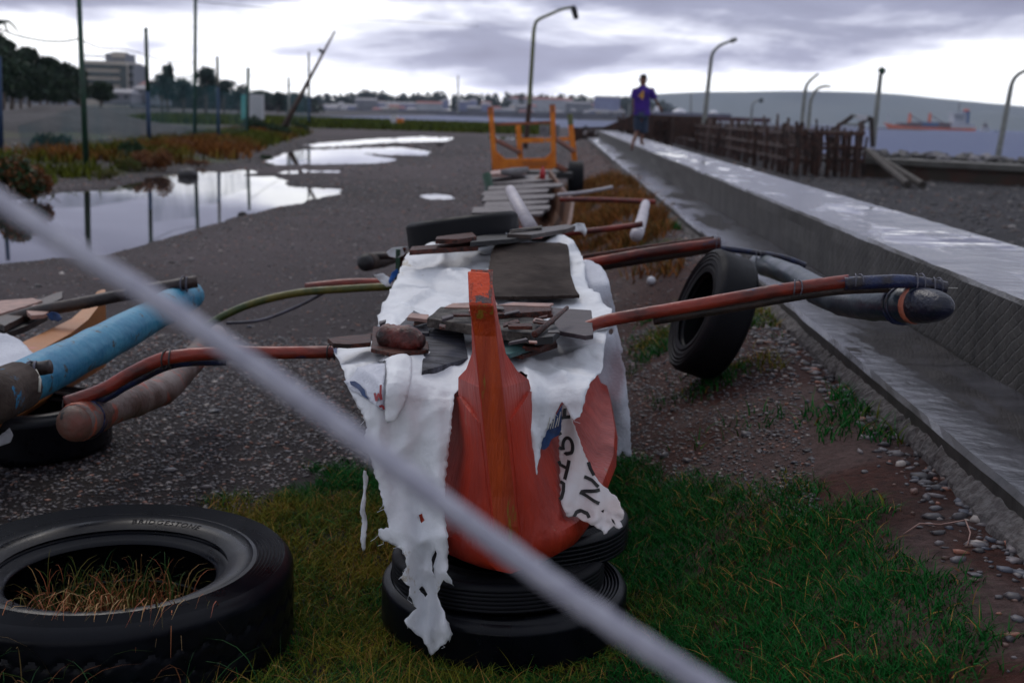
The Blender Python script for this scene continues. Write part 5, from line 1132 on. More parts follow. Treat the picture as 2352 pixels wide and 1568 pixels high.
# booth
b=G(575,286,0); yb=b[1]; s=yb/F; bt=empty('booth',(b[0],yb,0),'small turquoise and white booth standing in the field behind the short green pole','booth')
hb=67*s; x0=at(547,286,yb)[0]; x1=at(572,286,yb)[0]; x2=at(607,286,yb)[0]
MB().prism([Vector((x0,yb+1.2,0)),Vector((x1,yb,0)),Vector((x1,yb,hb)),Vector((x0,yb+1.2,hb*.97))],.08,(-1,-1,0)).build('side_wall',MT['turq'],bt)
MB().box(((x1+x2)/2,yb+.06,hb/2+.02),(x2-x1-.02,.08,hb)).build('front_wall',MT['white'],bt); MB().box(((x1+x2)/2,yb+.0,hb*.5),((x2-x1)*.72,.04,hb*.85)).build('door',MT['shipwhite'],bt)
MB().add([(x0-.1,yb+1.3,hb+.02),(x1,yb-.1,hb+.06),(x2+.1,yb-.1,hb+.06),(x2+.1,yb+1.6,hb+.06)],[(0,1,2,3)]).build('roof',MT['turq'],bt)
# ------------------------------------------------------------------ building and trees at the left
def bx(mb,x0,y0,x1,y1,Y,dep,**k):
    a=at(x0,y1,Y);b=at(x1,y0,Y); return mb.box(((a[0]+b[0])/2,Y+dep/2,(a[2]+b[2])/2),(abs(b[0]-a[0]),dep,abs(b[2]-a[2])),**k)
YBd=360.; bd=empty('office_building',tuple(at(250,238,YBd)),'beige office block with long window bands and a rooftop box, above the trees at left','building')
bx(MB(),185,142,288,250,YBd,16).build('wall',MT['bwall'],bd)
bx(MB(),288,148,305,252,YBd+3,12).build('side_wing',MT['bwall2'],bd)
bx(MB(),242,124,289,142,YBd+2,9).build('rooftop_box',MT['bwall2'],bd); bx(MB(),256,120,286,132,YBd+1.5,4).build('rooftop_sign',MT['bwall'],bd)
o=MB()
bx(MB(),190,128,242,130,YBd+2,1).build('roof_rail',MT['white'],bd)
for k in range(5):
    y0=150+k*17.5; bx(MB(),186,y0,287,y0+6.5,YBd-.35,.6).build('window_band',MT['glassdark'],bd); bx(MB(),289,y0+2,306,y0+8,YBd+2.4,.6).build('window_band',MT['glassdark'],bd)
bx(MB(),278,150,290,240,YBd-.5,.3).build('stair_strip',MT['glassdark'],bd)
for i,(x0,y0,x1,y1,Y,wm,rm,l) in enumerate([(300,196,345,240,300,'bwall2','roofgrey','grey low house with stepped balconies right of the office block'),(318,186,372,242,330,'bwall2','roofred','red roofed house between the office block and the trees'),(236,205,300,240,290,'bwall2','roofgrey','grey house in front of the office block'),(20,206,60,238,170,'bwall2','roofgrey','pale house glimpsed between the tree trunks at far left'),(90,210,130,240,180,'bwall2','roofgrey','low grey house under the dark trees at far left')]):
    r_=empty('house',tuple(at((x0+x1)/2,y1,Y)),l,'house','houses behind the trees at left'); bx(MB(),x0,y0+8,x1,y1,Y,9).build('wall',MT[wm],r_)
    a=at(x0-2,y0+9,Y);b=at(x1+2,y0,Y); MB().add([(a[0],Y-.5,a[2]),(b[0],Y-.5,a[2]),(b[0],Y+9.5,a[2]),(a[0],Y+9.5,a[2]),(a[0]+1,Y+4.5,b[2]),(b[0]-1,Y+4.5,b[2])],[(0,1,5,4),(1,2,5),(2,3,4,5),(3,0,4)]).build('roof',MT[rm],r_)
    for k in range(3):
        xx=x0+(x1-x0)*(k+.5)/3; bx(MB(),xx-3,y0+14,xx+3,y0+22,Y-.12,.2).build('window',MT['glassdark'],r_)
def tree(px,top,w,Y,label,base=None,cols=None,group='trees at the left',n=1700,trunkm='trunk',palm=False):
    s=Y/F; x=at(px,240,Y)[0]; z1=at(px,top,Y)[2]; W_=w*s; root=empty('tree',(x,Y,0),label,'tree',group); zb=z1*.30
    P=[(x,Y,-.2),(x+random.uniform(-.05,.05)*W_,Y,zb*.7),(x,Y,z1*.6)]; MB().tube(P,[.035*z1,.028*z1,.012*z1],7).build('trunk',MT[trunkm],root,smooth=True)
    for i in range(4):
        a=random.uniform(0,6.28); MB().tube([(x,Y,zb*.8),(x+.3*W_*math.cos(a),Y+.2*W_*math.sin(a),z1*.7)],[.014*z1,.005*z1],5).build('limb',MT[trunkm],root)
    cl=[]
    for i in range(14):
        u=random.uniform(-1,1); v=random.uniform(0,1)
        cx=x+u*.36*W_*(1-.45*v); cz=zb+(z1-zb)*(.15+.72*v); cl.append(((cx,Y+random.uniform(-.3,.3)*W_,cz),(W_*random.uniform(.17,.28),W_*.2,(z1-zb)*random.uniform(.16,.28))))
    cl.append(((x,Y,z1-(z1-zb)*.15),(W_*.14,W_*.14,(z1-zb)*.16)))
    foliage('crown',cl,n,(.030*z1+.05),cols or [(.012,.035,.018),(.02,.05,.022),(.03,.055,.025)],root)
TL=[(5,120,100,112,'dark tree filling the gap low at the left edge'),(50,140,90,118,'dark low tree between the tall ones at the left'),(92,158,80,122,'dark low tree under the broad ones at the left'),(135,172,70,126,'low dark tree left of the nearest green pole'),(-20,78,110,120,'tallest dark tree at the left edge of the photo'),(25,92,80,125,'dark tree second from the left edge'),(68,112,84,130,'broad dark tree third from the left edge'),(108,132,76,128,'broad dark tree fourth from the left edge, over a pale trunk'),(150,150,76,135,'dark tree just left of the nearest green pole'),(182,160,50,140,'dark tree partly behind the nearest green pole'),(232,190,60,150,'low round tree in front of the office block')]
for a in TL: tree(a[0],a[1],a[2],a[3],a[4],n=5200)
TL=[(372,170,60,230,'feathery tree right of the red roofed house'),(385,152,34,250,'thin spiky tree top right of the leaning pole'),(420,180,70,240,'dark tree left of the tall straight green pole'),(472,156,56,250,'tall round tree right of the tall straight green pole'),(515,184,70,260,'dark rounded tree between the thin poles'),(548,196,60,270,'low dark tree left of the short green pole'),(600,208,60,300,'low tree behind the turquoise booth'),(640,212,50,330,'low tree left of the slanting mast')]
for a in TL: tree(a[0],a[1],a[2],a[3],a[4],cols=[(.014,.045,.035),(.02,.055,.04),(.012,.035,.028)],n=2000)
# palm at the very edge
pr_=empty('palm_tree',tuple(at(-14,240,100)),'palm frond tips poking in at the upper left edge','palm'); MB().tube([at(-14,240,100),at(-10,62,100)],[.25,.15],8).build('trunk',MT['trunk'],pr_)
for i in range(9):
    a=i*.7; MB().tube(smoothpath([at(-10,60,100),Vector(at(-10,60,100))+Vector((1.0*math.cos(a),1.0*math.sin(a),.4)),Vector(at(-10,60,100))+Vector((1.9*math.cos(a),1.8*math.sin(a),-.5))],4),[.12,.12,.12,.12,.1,.1,.08,.05,.02],5).build('frond',mat('palm_frond',(.012,.03,.02),(.02,.04,.02),scale=3,rough=.7,bump=0) if i==0 else bpy.data.materials['palm_frond'],pr_)
# ------------------------------------------------------------------ far shore: treeline, shore bank and houses
def shoreline(px): return 980-.1*(px-784)
cl=[]
for px in range(560,1520,9):
    Y=1050+random.uniform(-30,60); top=np.interp(px,[560,640,720,784,850,900,950,1100,1250,1350,1450,1520],[205,212,218,214,205,214,212,216,216,220,224,232])+random.uniform(-4,5)
    p=at(px,top,Y); w=random.uniform(10,22)*Y/F; z=p[2]
    for k in range(2): cl.append(((p[0]+random.uniform(-3,3),Y+random.uniform(-5,15),z*(.55-.3*k)),(w*.6,6,z*(.45-.12*k))))
foliage('far_trees',cl,26000,1.6,[(.022,.05,.045),(.03,.06,.05),(.016,.04,.035)],label='dark line of far trees along the opposite shore',cat='trees',kind='stuff')
cl=[]
for px in range(-80,720,10):
    Y=430+random.uniform(-10,20); top=np.interp(px,[-80,200,330,560,720],[196,214,206,214,222])+random.uniform(-5,5); p=at(px,top,Y); z=max(p[2],2.5); cl.append(((p[0],Y,z*.5),(3.2,3,z*.52))); cl.append(((p[0]+2,Y+3,z*.25),(3.2,3,z*.3)))
foliage('far_trees',cl,16000,.8,[(.018,.04,.03),(.025,.05,.035),(.05,.05,.055)],label='dark low belt of trees and roofs behind the field at left',cat='trees',kind='stuff')
cl=[]
for px in range(1400,1560,7):
    Y=1500; p=at(px,np.interp(px,[1400,1450,1560],[222,220,244])+random.uniform(-3,3),Y); cl.append(((p[0],Y,p[2]*.5),(8,8,p[2]*.5)))
foliage('far_trees',cl,2500,2.,[(.03,.06,.06),(.03,.05,.05)],label='small clump of far trees behind the walking person',cat='trees',kind='stuff')
colsH=[('white','shipwhite'),('pale blue','fblue'),('beige','bwall'),('grey','bwall2')]
MT['fblue']=mat('pale_blue_wall',(.30,.33,.50),(.26,.28,.44),scale=.2,rough=.8,bump=0)
rh=random.Random(11); cnt={}
hs=[]
for i in range(58):
    px=rh.uniform(735,1470); row=rh.choice([0,0,1,1,2]); base=np.interp(px,[700,1150,1400,1480],[258,264,268,272])-row*8-rh.uniform(0,3)-2; w=rh.uniform(9,34); h=rh.uniform(6,15); hs.append((px,base,w,h,row))
hs+= [(1240,250,150,22,2),(1330,250,60,14,1),(920,247,120,9,1),(985,246,60,10,0),(840,240,50,12,1),(1395,245,60,22,1)]
for i,(px,base,w,h,row) in enumerate(hs):
    Y=985+row*16+rh.uniform(-4,4); cn,cm=colsH[rh.randrange(4)]
    a=at(px-w/2,base,Y);b=at(px+w/2,base-h,Y); dep=9
    lab='%s %s house on the far shore %s'%('wide' if w>40 else 'small',cn,'directly behind the trailer and lamp' if 1120<px<1330 else ('left of the orange trailer' if px<=1120 else 'right of the trailer, near the walking person'))
    root=empty('far_house',((a[0]+b[0])/2,Y,a[2]),lab,'house','houses along the far shore')
    z0=-2.; MB().box(((a[0]+b[0])/2,Y+dep/2,(z0+b[2]-1)/2),(b[0]-a[0],dep,b[2]-1-z0)).build('wall',MT[cm],root)
    zt=b[2]-1; MB().add([(a[0]-.4,Y-.4,zt),(b[0]+.4,Y-.4,zt),(b[0]+.4,Y+dep,zt),(a[0]-.4,Y+dep,zt),(a[0]+.5,Y+dep/2,zt+1.6),(b[0]-.5,Y+dep/2,zt+1.6)],[(0,1,5,4),(1,2,5),(2,3,4,5),(3,0,4)]).build('roof',MT['roofgrey' if rh.random()<.75 else 'roofred'],root)
# masts of moored boats and dark quay at the right of the far shore
V=[]
for px in range(700,1500,8):
    y=np.interp(px,[700,1150,1400,1500],[259,265,270,276]); V.append((px,y))
top=[at(x,y-9,965) for x,y in V]; bot=[at(x,y,965) for x,y in V]
n=len(V); o=MB().add([(p[0],965,max(p[2],.2)) for p in top]+[(p[0],962,-1.5) for p in bot],[(i,i+1,n+i+1,n+i) for i in range(n-1)]).build('far_quay',mat('dark_quay',(.07,.07,.085),(.10,.10,.12),scale=.1,rough=.9,bump=0)); tag(o,kind='structure')
for i,(px,py,h) in enumerate([(1445,270,32),(1052,260,86),(1495,276,30),(1587,284,70)]):
    Y=960 if i!=3 else 1000; a=at(px,py,Y);b=at(px,py-h,Y); o=MB().tube([a,b],[.9,.5],6).build('mast',MT['metalpost']); tag(o,['thin pale mast on the far shore behind the walking person','tall radio mast rising from the far trees','short mast right of the walking person','slender far mast left of the curved pale lamp'][i],'mast')
# small boat hut on the bay beach
b=G(905,292,0); r_=empty('hut',tuple(b),'tiny white and orange hut at the water edge beyond the green strip','hut'); s=b[1]/F; MB().box((b[0],b[1],1.0*.5),(12*s,1.5,1.1)).build('wall',MT['white'],r_); MB().box((b[0]+14*s,b[1],.4),(14*s,1.2,.8)).build('side_shed',MT['trailer'],r_)
# dock seen right of the person
MB
o=bx(MB(),1500,262,1680,272,330,10).build('dock_shed',MT['roofgrey']); tag(o,'long low grey roofed dock shed beyond the stake fence','shed')
for i,(x0,y0,x1,y1,l) in enumerate([(1500,244,1520,264,'left white tank on the far dock'),(1540,250,1580,268,'middle pale heap on the far dock'),(1625,254,1652,270,'right white heap on the far dock')]):
    a=at((x0+x1)/2,y1,335); rx=(x1-x0)/2*335/F; hz=(y1-y0)*335/F
    o=MB().lathe([(rx*math.cos(t),hz*math.sin(t)) for t in np.linspace(0,1.56,8)],20,Matrix.Translation((a[0],335,a[2])),closed=False).build('white_heap',MT['white'],smooth=True); tag(o,l,'heap','pale heaps on the far dock')
o=bx(MB(),1640,272,1770,278,250,4).build('pier_deck',MT['shipdark']); tag(o,'dark pier deck running out behind the stake fence','pier')
#PART5
# ------------------------------------------------------------------ stake fences between wall and sea
gF='rows of dark stakes on the beach'
def stakefence(p0,p1,n,zt,label,ext=.35,seed=1,group=gF,thick=.05):
    r=random.Random(seed); root=empty('stake_fence',(p0[0],p0[1],0),label,'fence',group)
    for i in range(n):
        t=(i/(n-1)); x=p0[0]+(p1[0]-p0[0])*t+r.uniform(-.12,.12); y=p0[1]+(p1[1]-p0[1])*t+r.uniform(-.2,.2)
        big=r.random()<.16; h=zt+(r.uniform(.15,ext) if big else r.uniform(-.15,.06)); q=thick*(1+.015*(y-30))*r.uniform(.7,1.25)
        MB().tube([(x,y,-.6),(x+r.uniform(-.05,.05),y,h*.5),(x+r.uniform(-.1,.1),y+r.uniform(-.1,.1),h)],[q,q*.9,q*.75],6).build('stake',MT['stakepale' if (big and r.random()<.5) or r.random()<.05 else 'stake'],root)
    for z in (zt-.08,zt*.62,zt*.35):
        MB().beam((p0[0]-.05,p0[1]-.05,z),(p1[0]-.05,p1[1]-.05,z+.03),.07,.09).build('rail',MT['stake'],root)
    return root
a=G(1962,408,0); b=G(1530,330,0)
P0=(10.1,36.2); P1=(13.6,95.)
stakefence(P0,P1,98,1.36,'long fence of dark stakes running away on the seaward side of the wall',seed=1)
stakefence((8.0,36.0),(10.1,36.2),30,1.30,'short end row of dark stakes nearest the camera, facing the wall',seed=2)
stakefence((8.0,36.2),(10.9,100.),98,1.30,'inner row of dark stakes, closest to the concrete wall',seed=3)
stakefence((9.0,37.0),(12.2,95.),80,1.22,'middle row of dark stakes standing between the two long rows',seed=4,ext=.6)
stakefence((5.2,64.),(8.2,66.),24,1.5,'row of stakes crossing behind the walking person',seed=5)
# planked deck and sloping net by the person
o=MB().box(tuple(at(1545,290,66)),(4.6,.25,1.1)).build('plank_screen',MT['woodpost']); tag(o,'red brown plank screen behind the walking person','screen')
V=[at(1370,299,64),at(1460,262,64),at(1500,262,64),at(1500,318,64),at(1440,300,64)]
o=MB().prism([Vector(q) for q in V],.1,(0,-1,0)).build('sloping_net_roof',MT['stake']); tag(o,'dark sloping roof of netting left of the walking person','roof')
# dark barrels / posts past the trailer
for i,(px,w,h) in enumerate([(1250,22,22),(1275,20,24),(1345,8,10)]):
    c=G(px,312 if i<2 else 300,0.); s=c[1]/F; R_=w*s/2; o=MB().lathe([(.001,0),(R_,0),(R_,h*s),(R_*.9,h*s+.03),(.001,h*s+.02)],18,Matrix.Translation((c[0],c[1],0)),closed=False).build('drum',MT['rockpale' if i<2 else 'black']); tag(o,['left grey concrete drum behind the trailer','right grey concrete drum behind the trailer','small black drum at the end of the wall'][i],'drum','drums behind the trailer')
r2=random.Random(5)
root=empty('stake_fence',(3.2,66,0),'low broken stake fence at the far end of the wall','fence',gF)
for i in range(16):
    p=at(1310+i*5.2,300,66); MB().tube([(p[0],66,-.2),(p[0]+.05,66,r2.uniform(.5,.9))],.06,6).build('stake',MT['stake'],root)
MB().beam(at(1305,296,66),at(1395,294,66),.08,.12).build('rail',MT['stake'],root); MB().beam(at(1305,312,66),at(1395,314,66),.08,.12).build('rail',MT['stake'],root)
# steel shelter frame
fr=empty('shelter_frame',tuple(at(1960,340,44)),'bent grey steel shelter frame standing beside the end of the stake fence','frame')
def fb(a,b,w=.09,Y=44,Y2=None,m='metalpost',n='bar'): MB().beam(at(*a,Y),at(*b,Y2 or Y),w,w).build(n,MT[m],fr)
fb((2004,338),(2001,270),.13,m='boomdark',n='post'); fb((2001,270),(1958,266)); fb((1958,266),(1903,305),.12,m='boomdark'); fb((2001,270),(1972,287),.12,m='boomdark'); fb((1972,287),(1925,285),.08); fb((1975,287),(1976,330),.08,n='post'); fb((1958,268),(1938,284),.1,m='boomdark'); fb((1966,268),(1990,272),.16,m='white',n='torn_panel')
# leaning logs
for i,(a_,b_,l) in enumerate([((1990,345),(2085,425),'left one of two long grey logs leaning down onto the shingle'),((2000,350),(2120,415),'right one of two long grey logs leaning down onto the shingle')]):
    p=Vector(at(*a_,35.6)); q=Vector(at(*b_,30.5)); q.z=.1; o=MB().tube([p,q],[.07,.10],8).build('log',MT['greyplank']); tag(o,l,'log','leaning logs on the beach')
# low old sea wall and rocks
sw=empty('low_wall',(15,32,0),'old low sea wall with a rusty brown face and concrete cap at the right','wall')
pA=(10.3,36.6);pB=(18.5,29.8)
def lw(z0,z1,off,th,m,n):
    d=Vector((pB[0]-pA[0],pB[1]-pA[1],0)).normalized(); nrm=Vector((-d.y,d.x,0))
    V=[];N_=40
    for i in range(N_+1):
        p=Vector((pA[0],pA[1],0)).lerp(Vector((pB[0],pB[1],0)),i/N_)+nrm*(off+.05*mnoise.noise(Vector((i*.6,n=='cap',0))))
        V+=[(p.x,p.y,z0),(p.x,p.y,z1),(p.x+nrm.x*th,p.y+nrm.y*th,z1),(p.x+nrm.x*th,p.y+nrm.y*th,z0)]
    MB().add(V,[(4*i+j,4*i+(j+1)%4,4*i+4+(j+1)%4,4*i+4+j) for i in range(N_) for j in range(4)]).build(n,m,sw)
lw(-.3,.46,0,1.2,mat('rusty_wall_face',(.085,.035,.025),(.05,.04,.03),scale=1.2,rough=.8,bump=.8,bscale=5,bdist=.05,world=True),'face')
lw(.40,.56,-.12,2.6,mat('old_concrete_cap',(.13,.125,.115),(.09,.085,.075),scale=2,rough=.8,bump=.5,bscale=8,world=True),'cap')
# rock bank: individual boulders
proto=[]
for k in range(5):
    V=ICV*(1+.45*(rng.random((12,1))-.5))*np.array([1,.8,.62]); me=bpy.data.meshes.new('boulder'); me.from_pydata(V.tolist(),[],ICF.tolist()); me.materials.append(MT['rock']); proto.append(me)
me2=[]
for k in range(2):
    m_=proto[k].copy(); m_.materials.clear(); m_.materials.append(MT['rockpale']); me2.append(m_)
gr='boulders on the bank above the sea'
rb2=random.Random(9)
for i in range(150):
    t=rb2.random(); x=10.9+8.5*t+rb2.uniform(-.3,.3); y=38.5-6.6*t+rb2.uniform(-.7,2.6); s=rb2.uniform(.12,.34)
    pale=rb2.random()<.16; o=bpy.data.objects.new('boulder',(me2[rb2.randrange(2)] if pale else proto[rb2.randrange(5)])); COL.objects.link(o); o.location=(x,y,.56+s*.2); o.scale=(s,s,s*rb2.uniform(.6,1.)); o.rotation_euler=(rb2.uniform(-.4,.4),rb2.uniform(-.4,.4),rb2.uniform(0,6))
    px=W/2+F*((x*rt[0]+y*rt[1]+(.6-CZ)*rt[2]))/(y*fwd[1]); where='near the stake fence' if px<2080 else ('in the middle of the bank' if px<2220 else 'near the lamp at the right edge')
    tag(o,'%s %s boulder on the bank above the sea, %s'%('pale' if pale else 'dark','large' if s>.24 else 'small',where),'boulder',gr)
# fill under the boulders
o=MB().prism([Vector((10.4,37.6,.5)),Vector((18.9,31.,.5)),Vector((20.5,33.5,.5)),Vector((12.0,41.,.5))],1.8,(0,0,1)).build('rock_bank',MT['rock']); tag(o,kind='structure')
# ------------------------------------------------------------------ ship and tug
YS=1400.; s_=YS/F
sh=empty('cargo_ship',tuple(at(2135,300,YS)),'orange hulled cargo ship with two cranes and a white bridge, lying off shore','ship')
WL=-.95
def X(px): return at(px,300,YS)[0]
def Z(px,py): return at(px,py,YS)[2]
# hull as a lofted shape
sec=[(2027,.02,282),(2040,.5,285),(2055,.8,288),(2080,1.,290.5),(2150,1.,293),(2200,1.,295),(2225,.95,295),(2236,.75,294)]
rows=[]
for px,wf,ty in sec:
    x=X(px)-(0 if px>2045 else 0); zt=Z(px,ty); rake=(8. if px<2035 else 0)
    rows.append([(x,YS-9*wf,zt),(x+rake,YS-8.5*wf,WL-1),(x+rake,YS+8.5*wf,WL-1),(x,YS+9*wf,zt)])
k=4; MB().add([p for r in rows for p in r],[(i*k+j,(i+1)*k+j,(i+1)*k+(j+1)%4,i*k+(j+1)%4) for i in range(len(rows)-1) for j in range(4)]+[(0,1,2,3),tuple((len(rows)-1)*4+j for j in (3,2,1,0))]).build('hull',MT['shipred'],sh)
def sb(x0,y0,x1,y1,name,m,dep=14,par=sh):
    a=(X(x0)+X(x1))/2; z0=Z((x0+x1)/2,y1);z1=Z((x0+x1)/2,y0); return MB().box((a,YS,(z0+z1)/2),(abs(X(x1)-X(x0)),dep,z1-z0)).build(name,MT[m],par)
sb(2060,283,2088,293,'hatch','shipdark'); sb(2085,282,2175,295,'cargo','shipdark',13); sb(2112,281,2150,290,'cargo','shipblue',13.5); sb(2150,282,2192,295,'cargo','shipdark',14)
for px in (2087,2133):
    MB().tube([(X(px),YS,Z(px,290)),(X(px),YS,Z(px,260))],[2.2,1.4],8).build('crane_post',MT['shipred'],sh); MB().beam((X(px),YS,Z(px,264)),(X(px+40),YS,Z(px,286)),.6,.8).build('crane_jib',MT['shipdark'],sh)
sb(2183,262,2212,298,'bridge','shipwhite',15); sb(2181,260,2210,264,'bridge_deck','shipwhite',19); sb(2184,265,2208,268,'window','glassdark',15.4); sb(2186,272,2208,274,'window','glassdark',15.3); sb(2178,284,2232,296,'deckhouse','shipwhite',15.2)
MB().tube([(X(2198),YS,Z(2198,262)),(X(2198),YS,Z(2198,236))],.5,6).build('mast',MT['shipdark'],sh); sb(2208,256,2221,290,'funnel','shipblue',8); sb(2211,251,2219,257,'funnel_top','shipred',7.6); MB().tube([(X(2037),YS,Z(2037,284)),(X(2037),YS,Z(2037,262))],.7,6).build('foremast',MT['shipwhite'],sh)
tg=empty('tugboat',tuple(at(2260,304,YS-60)),'small dark blue tugboat with a white wheelhouse right behind the stern of the cargo ship','boat')
YS0=YS; 
rows=[]
for px,wf,ty in [(2238,.6,303),(2250,1,303),(2270,1,303),(2285,.6,301),(2292,.05,299)]:
    x=X(px); zt=Z(px,ty); rows.append([(x,YS-63.5*0-4*wf,zt),(x,YS-3.5*wf,WL-1),(x,YS+3.5*wf,WL-1),(x,YS+4*wf,zt)])
MB().add([p for r in rows for p in r],[(i*k+j,(i+1)*k+j,(i+1)*k+(j+1)%4,i*k+(j+1)%4) for i in range(len(rows)-1) for j in range(4)]+[(0,1,2,3),tuple((len(rows)-1)*4+j for j in (3,2,1,0))]).build('hull',MT['shipblue'],tg)
sb(2254,292,2272,304,'wheelhouse','shipwhite',5,tg); sb(2258,286,2266,292,'upper_deck','shipdark',4,tg); MB().tube([(X(2261),YS,Z(2261,288)),(X(2261),YS,Z(2261,277))],.35,6).build('mast',MT['shipdark'],tg)
# ------------------------------------------------------------------ person on the wall
def skin(name,verts,edges,rad,m,par=None,sub=2,root=0):
    me=bpy.data.meshes.new(name); me.from_pydata(verts,edges,[]); o=bpy.data.objects.new(name,me); COL.objects.link(o)
    sk=o.modifiers.new('skin','SKIN'); sk.use_smooth_shade=True
    for i,v in enumerate(me.skin_vertices[0].data): v.radius=rad[i] if isinstance(rad[i],tuple) else (rad[i],rad[i]); v.use_root=(i==root)
    o.modifiers.new('sub','SUBSURF').levels=sub; o.modifiers['sub'].render_levels=sub; me.materials.append(m)
    bpy.context.view_layer.update(); dg=bpy.context.evaluated_depsgraph_get(); em=bpy.data.meshes.new_from_object(o.evaluated_get(dg)); em.name=name
    bpy.data.objects.remove(o); em.materials.clear(); return link(name,em,m,par,True)
YP=28.9
foot=at(1472,331,YP); px0=foot[0]; zg=ZW
pe=empty('person',(px0,YP,zg),'barefoot person in purple number 4 shirt walking away along the top of the wall','person')
def Q(px,py,dy=0.): p=at(px,py,YP); return (p[0],p[1]+dy,p[2])
pel=Q(1474,268)
V=[pel,Q(1475,240),Q(1477,212),Q(1477,199),Q(1477,192),          #0-4 pelvis spine chest neck head base
   Q(1477,183),Q(1478,174),                                       #5,6 head
   Q(1461,207),Q(1457,222),Q(1455,238,-.02),Q(1456,252,-.06),     #7-10 left arm close to the body
   Q(1493,207),Q(1502,222),Q(1510,236,.05),Q(1516,246,.10),       #11-14 right arm
   Q(1468,276),Q(1466,300,.10),Q(1453,325,-.18),Q(1449,341,-.26),Q(1450,344,-.20), #15-19 left leg trailing
   Q(1480,276),Q(1476,300,.16),Q(1474,325,.06),Q(1473,329,.02),Q(1481,332,.16)]    #20-24 right leg
E_=[(0,1),(1,2),(2,3),(3,4),(4,5),(5,6),(2,7),(7,8),(8,9),(9,10),(2,11),(11,12),(12,13),(13,14),(0,15),(15,16),(16,17),(17,18),(18,19),(0,20),(20,21),(21,22),(22,23),(23,24)]
rad=[(.13,.10),(.125,.095),(.15,.10),.055,.065,(.085,.10),(.065,.075),.06,.042,.034,.028,.06,.042,.034,.028,.085,.062,.042,.032,.025,.085,.062,.042,.036,.026]
body=skin('body',V,E_,rad,MT['skin'],pe,1)
# hands with fingers
for (wx,dx) in ((V[14],(.5,.3,-.8)),(V[10],(0,.1,-1))):
    d=Vector(dx).normalized(); w=Vector(wx); mb=MB(); mb.tube([w,w+d*.045,w+d*.085],[.026,.036,.030],8)
    side=d.cross(Vector((0,1,0))).normalized()
    for i in range(4):
        o_=side*(-.024+.016*i); L_=[.06,.07,.066,.05][i]; mb.tube([w+d*.08+o_,w+d*(.08+L_*.55)+o_,w+d*(.08+L_)+o_+Vector((0,.012,0))],[.010,.009,.006],6)
    mb.tube([w+d*.03+side*.03,w+d*.06+side*.052,w+d*.09+side*.055],[.012,.010,.007],6); mb.build('hand',MT['skin'],body,smooth=True)
skin('hair',[Q(1477,180,.01),Q(1478,175,.0),Q(1478,171,.02)],[(0,1),(1,2)],[(.094,.105),(.09,.10),(.05,.06)],MT['hair'],pe,2)
for s in(-1,1):
    p=Vector(Q(1477,184)); MB().tube([p+Vector((s*.085,0,-.025)),p+Vector((s*.102,-.005,0)),p+Vector((s*.092,0,.025))],[.008,.016,.008],6).build('ear',MT['skin'],body,smooth=True)
# face on the far side (looking along the wall)
hp=Vector(Q(1477,183)); fc=MB().tube([hp+Vector((0,.09,.015)),hp+Vector((0,.125,-.02)),hp+Vector((0,.10,-.03))],[.010,.018,.012],8); fc.build('nose',MT['skin'],body,smooth=True)
for s in(-1,1): MB().box(tuple(hp+Vector((s*.032,.098,.012))),(.026,.012,.012)).build('eye',MT['hair'],body)
MB().box(tuple(hp+Vector((0,.098,-.052))),(.05,.012,.010)).build('mouth',MT['redwood'],body)
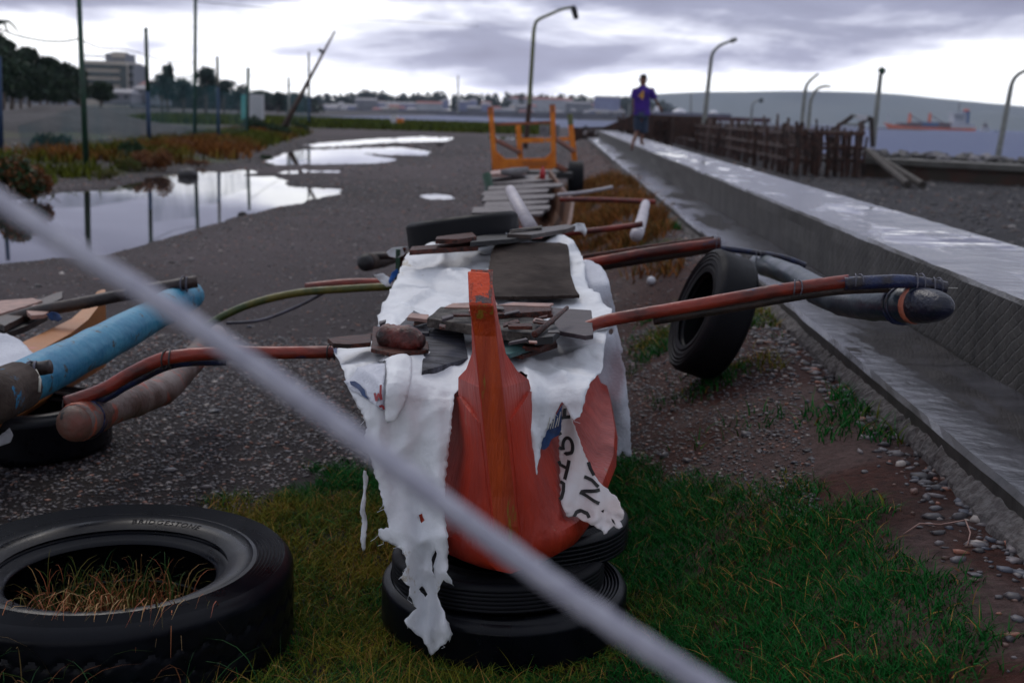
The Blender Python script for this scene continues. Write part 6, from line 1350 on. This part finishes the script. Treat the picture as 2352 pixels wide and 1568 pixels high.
# shirt: loose tube with sleeves, shorts
def loft(rings,name,m,par,seg=20,wr=.0):
    Vv=[]
    for (c,rx,ry) in rings:
        for k in range(seg):
            a=2*math.pi*k/seg; w=1+wr*math.sin(a*5+c[2]*9); Vv.append((c[0]+rx*w*math.cos(a),c[1]+ry*w*math.sin(a),c[2]))
    n=len(rings); return MB().add(Vv,[(i*seg+k_,i*seg+(k_+1)%seg,(i+1)*seg+(k_+1)%seg,(i+1)*seg+k_) for i in range(n-1) for k_ in range(seg)]).build(name,m,par,smooth=True)
loft([(Q(1473,264),.215,.165),(Q(1473,252),.20,.155),(Q(1474,238),.19,.15),(Q(1475,224),.195,.15),(Q(1476,212),.205,.15),(Q(1477,205),.19,.13),(Q(1477,200),.115,.095),(Q(1477,197),.07,.07)],'shirt',MT['shirt'],pe,wr=.03)
for A_,B_ in (((1461,205),(1455,226)),((1493,205),(1504,227))):
    MB().tube([Q(*A_),Q((A_[0]+B_[0])/2,(A_[1]+B_[1])/2),Q(*B_)],[.085,.082,.080],14,cap=False).build('sleeve',MT['shirt'],pe,smooth=True)
MB().tube([Q(1479,262),Q(1478,280,.06),Q(1480,303,.15)],[.115,.118,.105],14,cap=False,wob=.03).build('shorts_leg',MT['shorts'],pe,smooth=True)
MB().tube([Q(1467,262),Q(1466,280,.04),Q(1466,298,.08)],[.115,.112,.095],14,cap=False,wob=.03).build('shorts_leg',MT['shorts'],pe,smooth=True)
MB().tube([Q(1473,258),Q(1473,272)],[.17,.165],16).build('shorts_seat',MT['shorts'],pe,smooth=True)
V,Fc=textmesh('4',.30); p=Vector(at(1472,229,YP-.185)); V=[(p.x+v.x*.95+v.y*.08,YP-.178+.02*abs(v.x)*6*abs(v.x),p.z+v.y) for v in V]
o=MB().add(V,Fc).build('number',MT['yellow'],pe); s=o.modifiers.new('s','SOLIDIFY'); s.thickness=.01
# ------------------------------------------------------------------ air
hz=MB().box((1000,4180,118),(11000,8500,244)).build('haze',None)
hz.location=(0,0,0)
me=hz.data; m,nt,b=newmat('haze_air'); nt.nodes.remove(b); out=[n for n in nt.nodes if n.type=='OUTPUT_MATERIAL'][0]
pv=nt.nodes.new('ShaderNodeVolumePrincipled'); pv.inputs['Color'].default_value=(.72,.81,1.,1); pv.inputs['Density'].default_value=.00010; pv.inputs['Anisotropy'].default_value=.35
nt.links.new(pv.outputs[0],out.inputs['Volume']); me.materials.append(m); tag(hz,kind='stuff')
hz['label']='pale air between the camera and the far hills'
hz.display_type='WIRE'
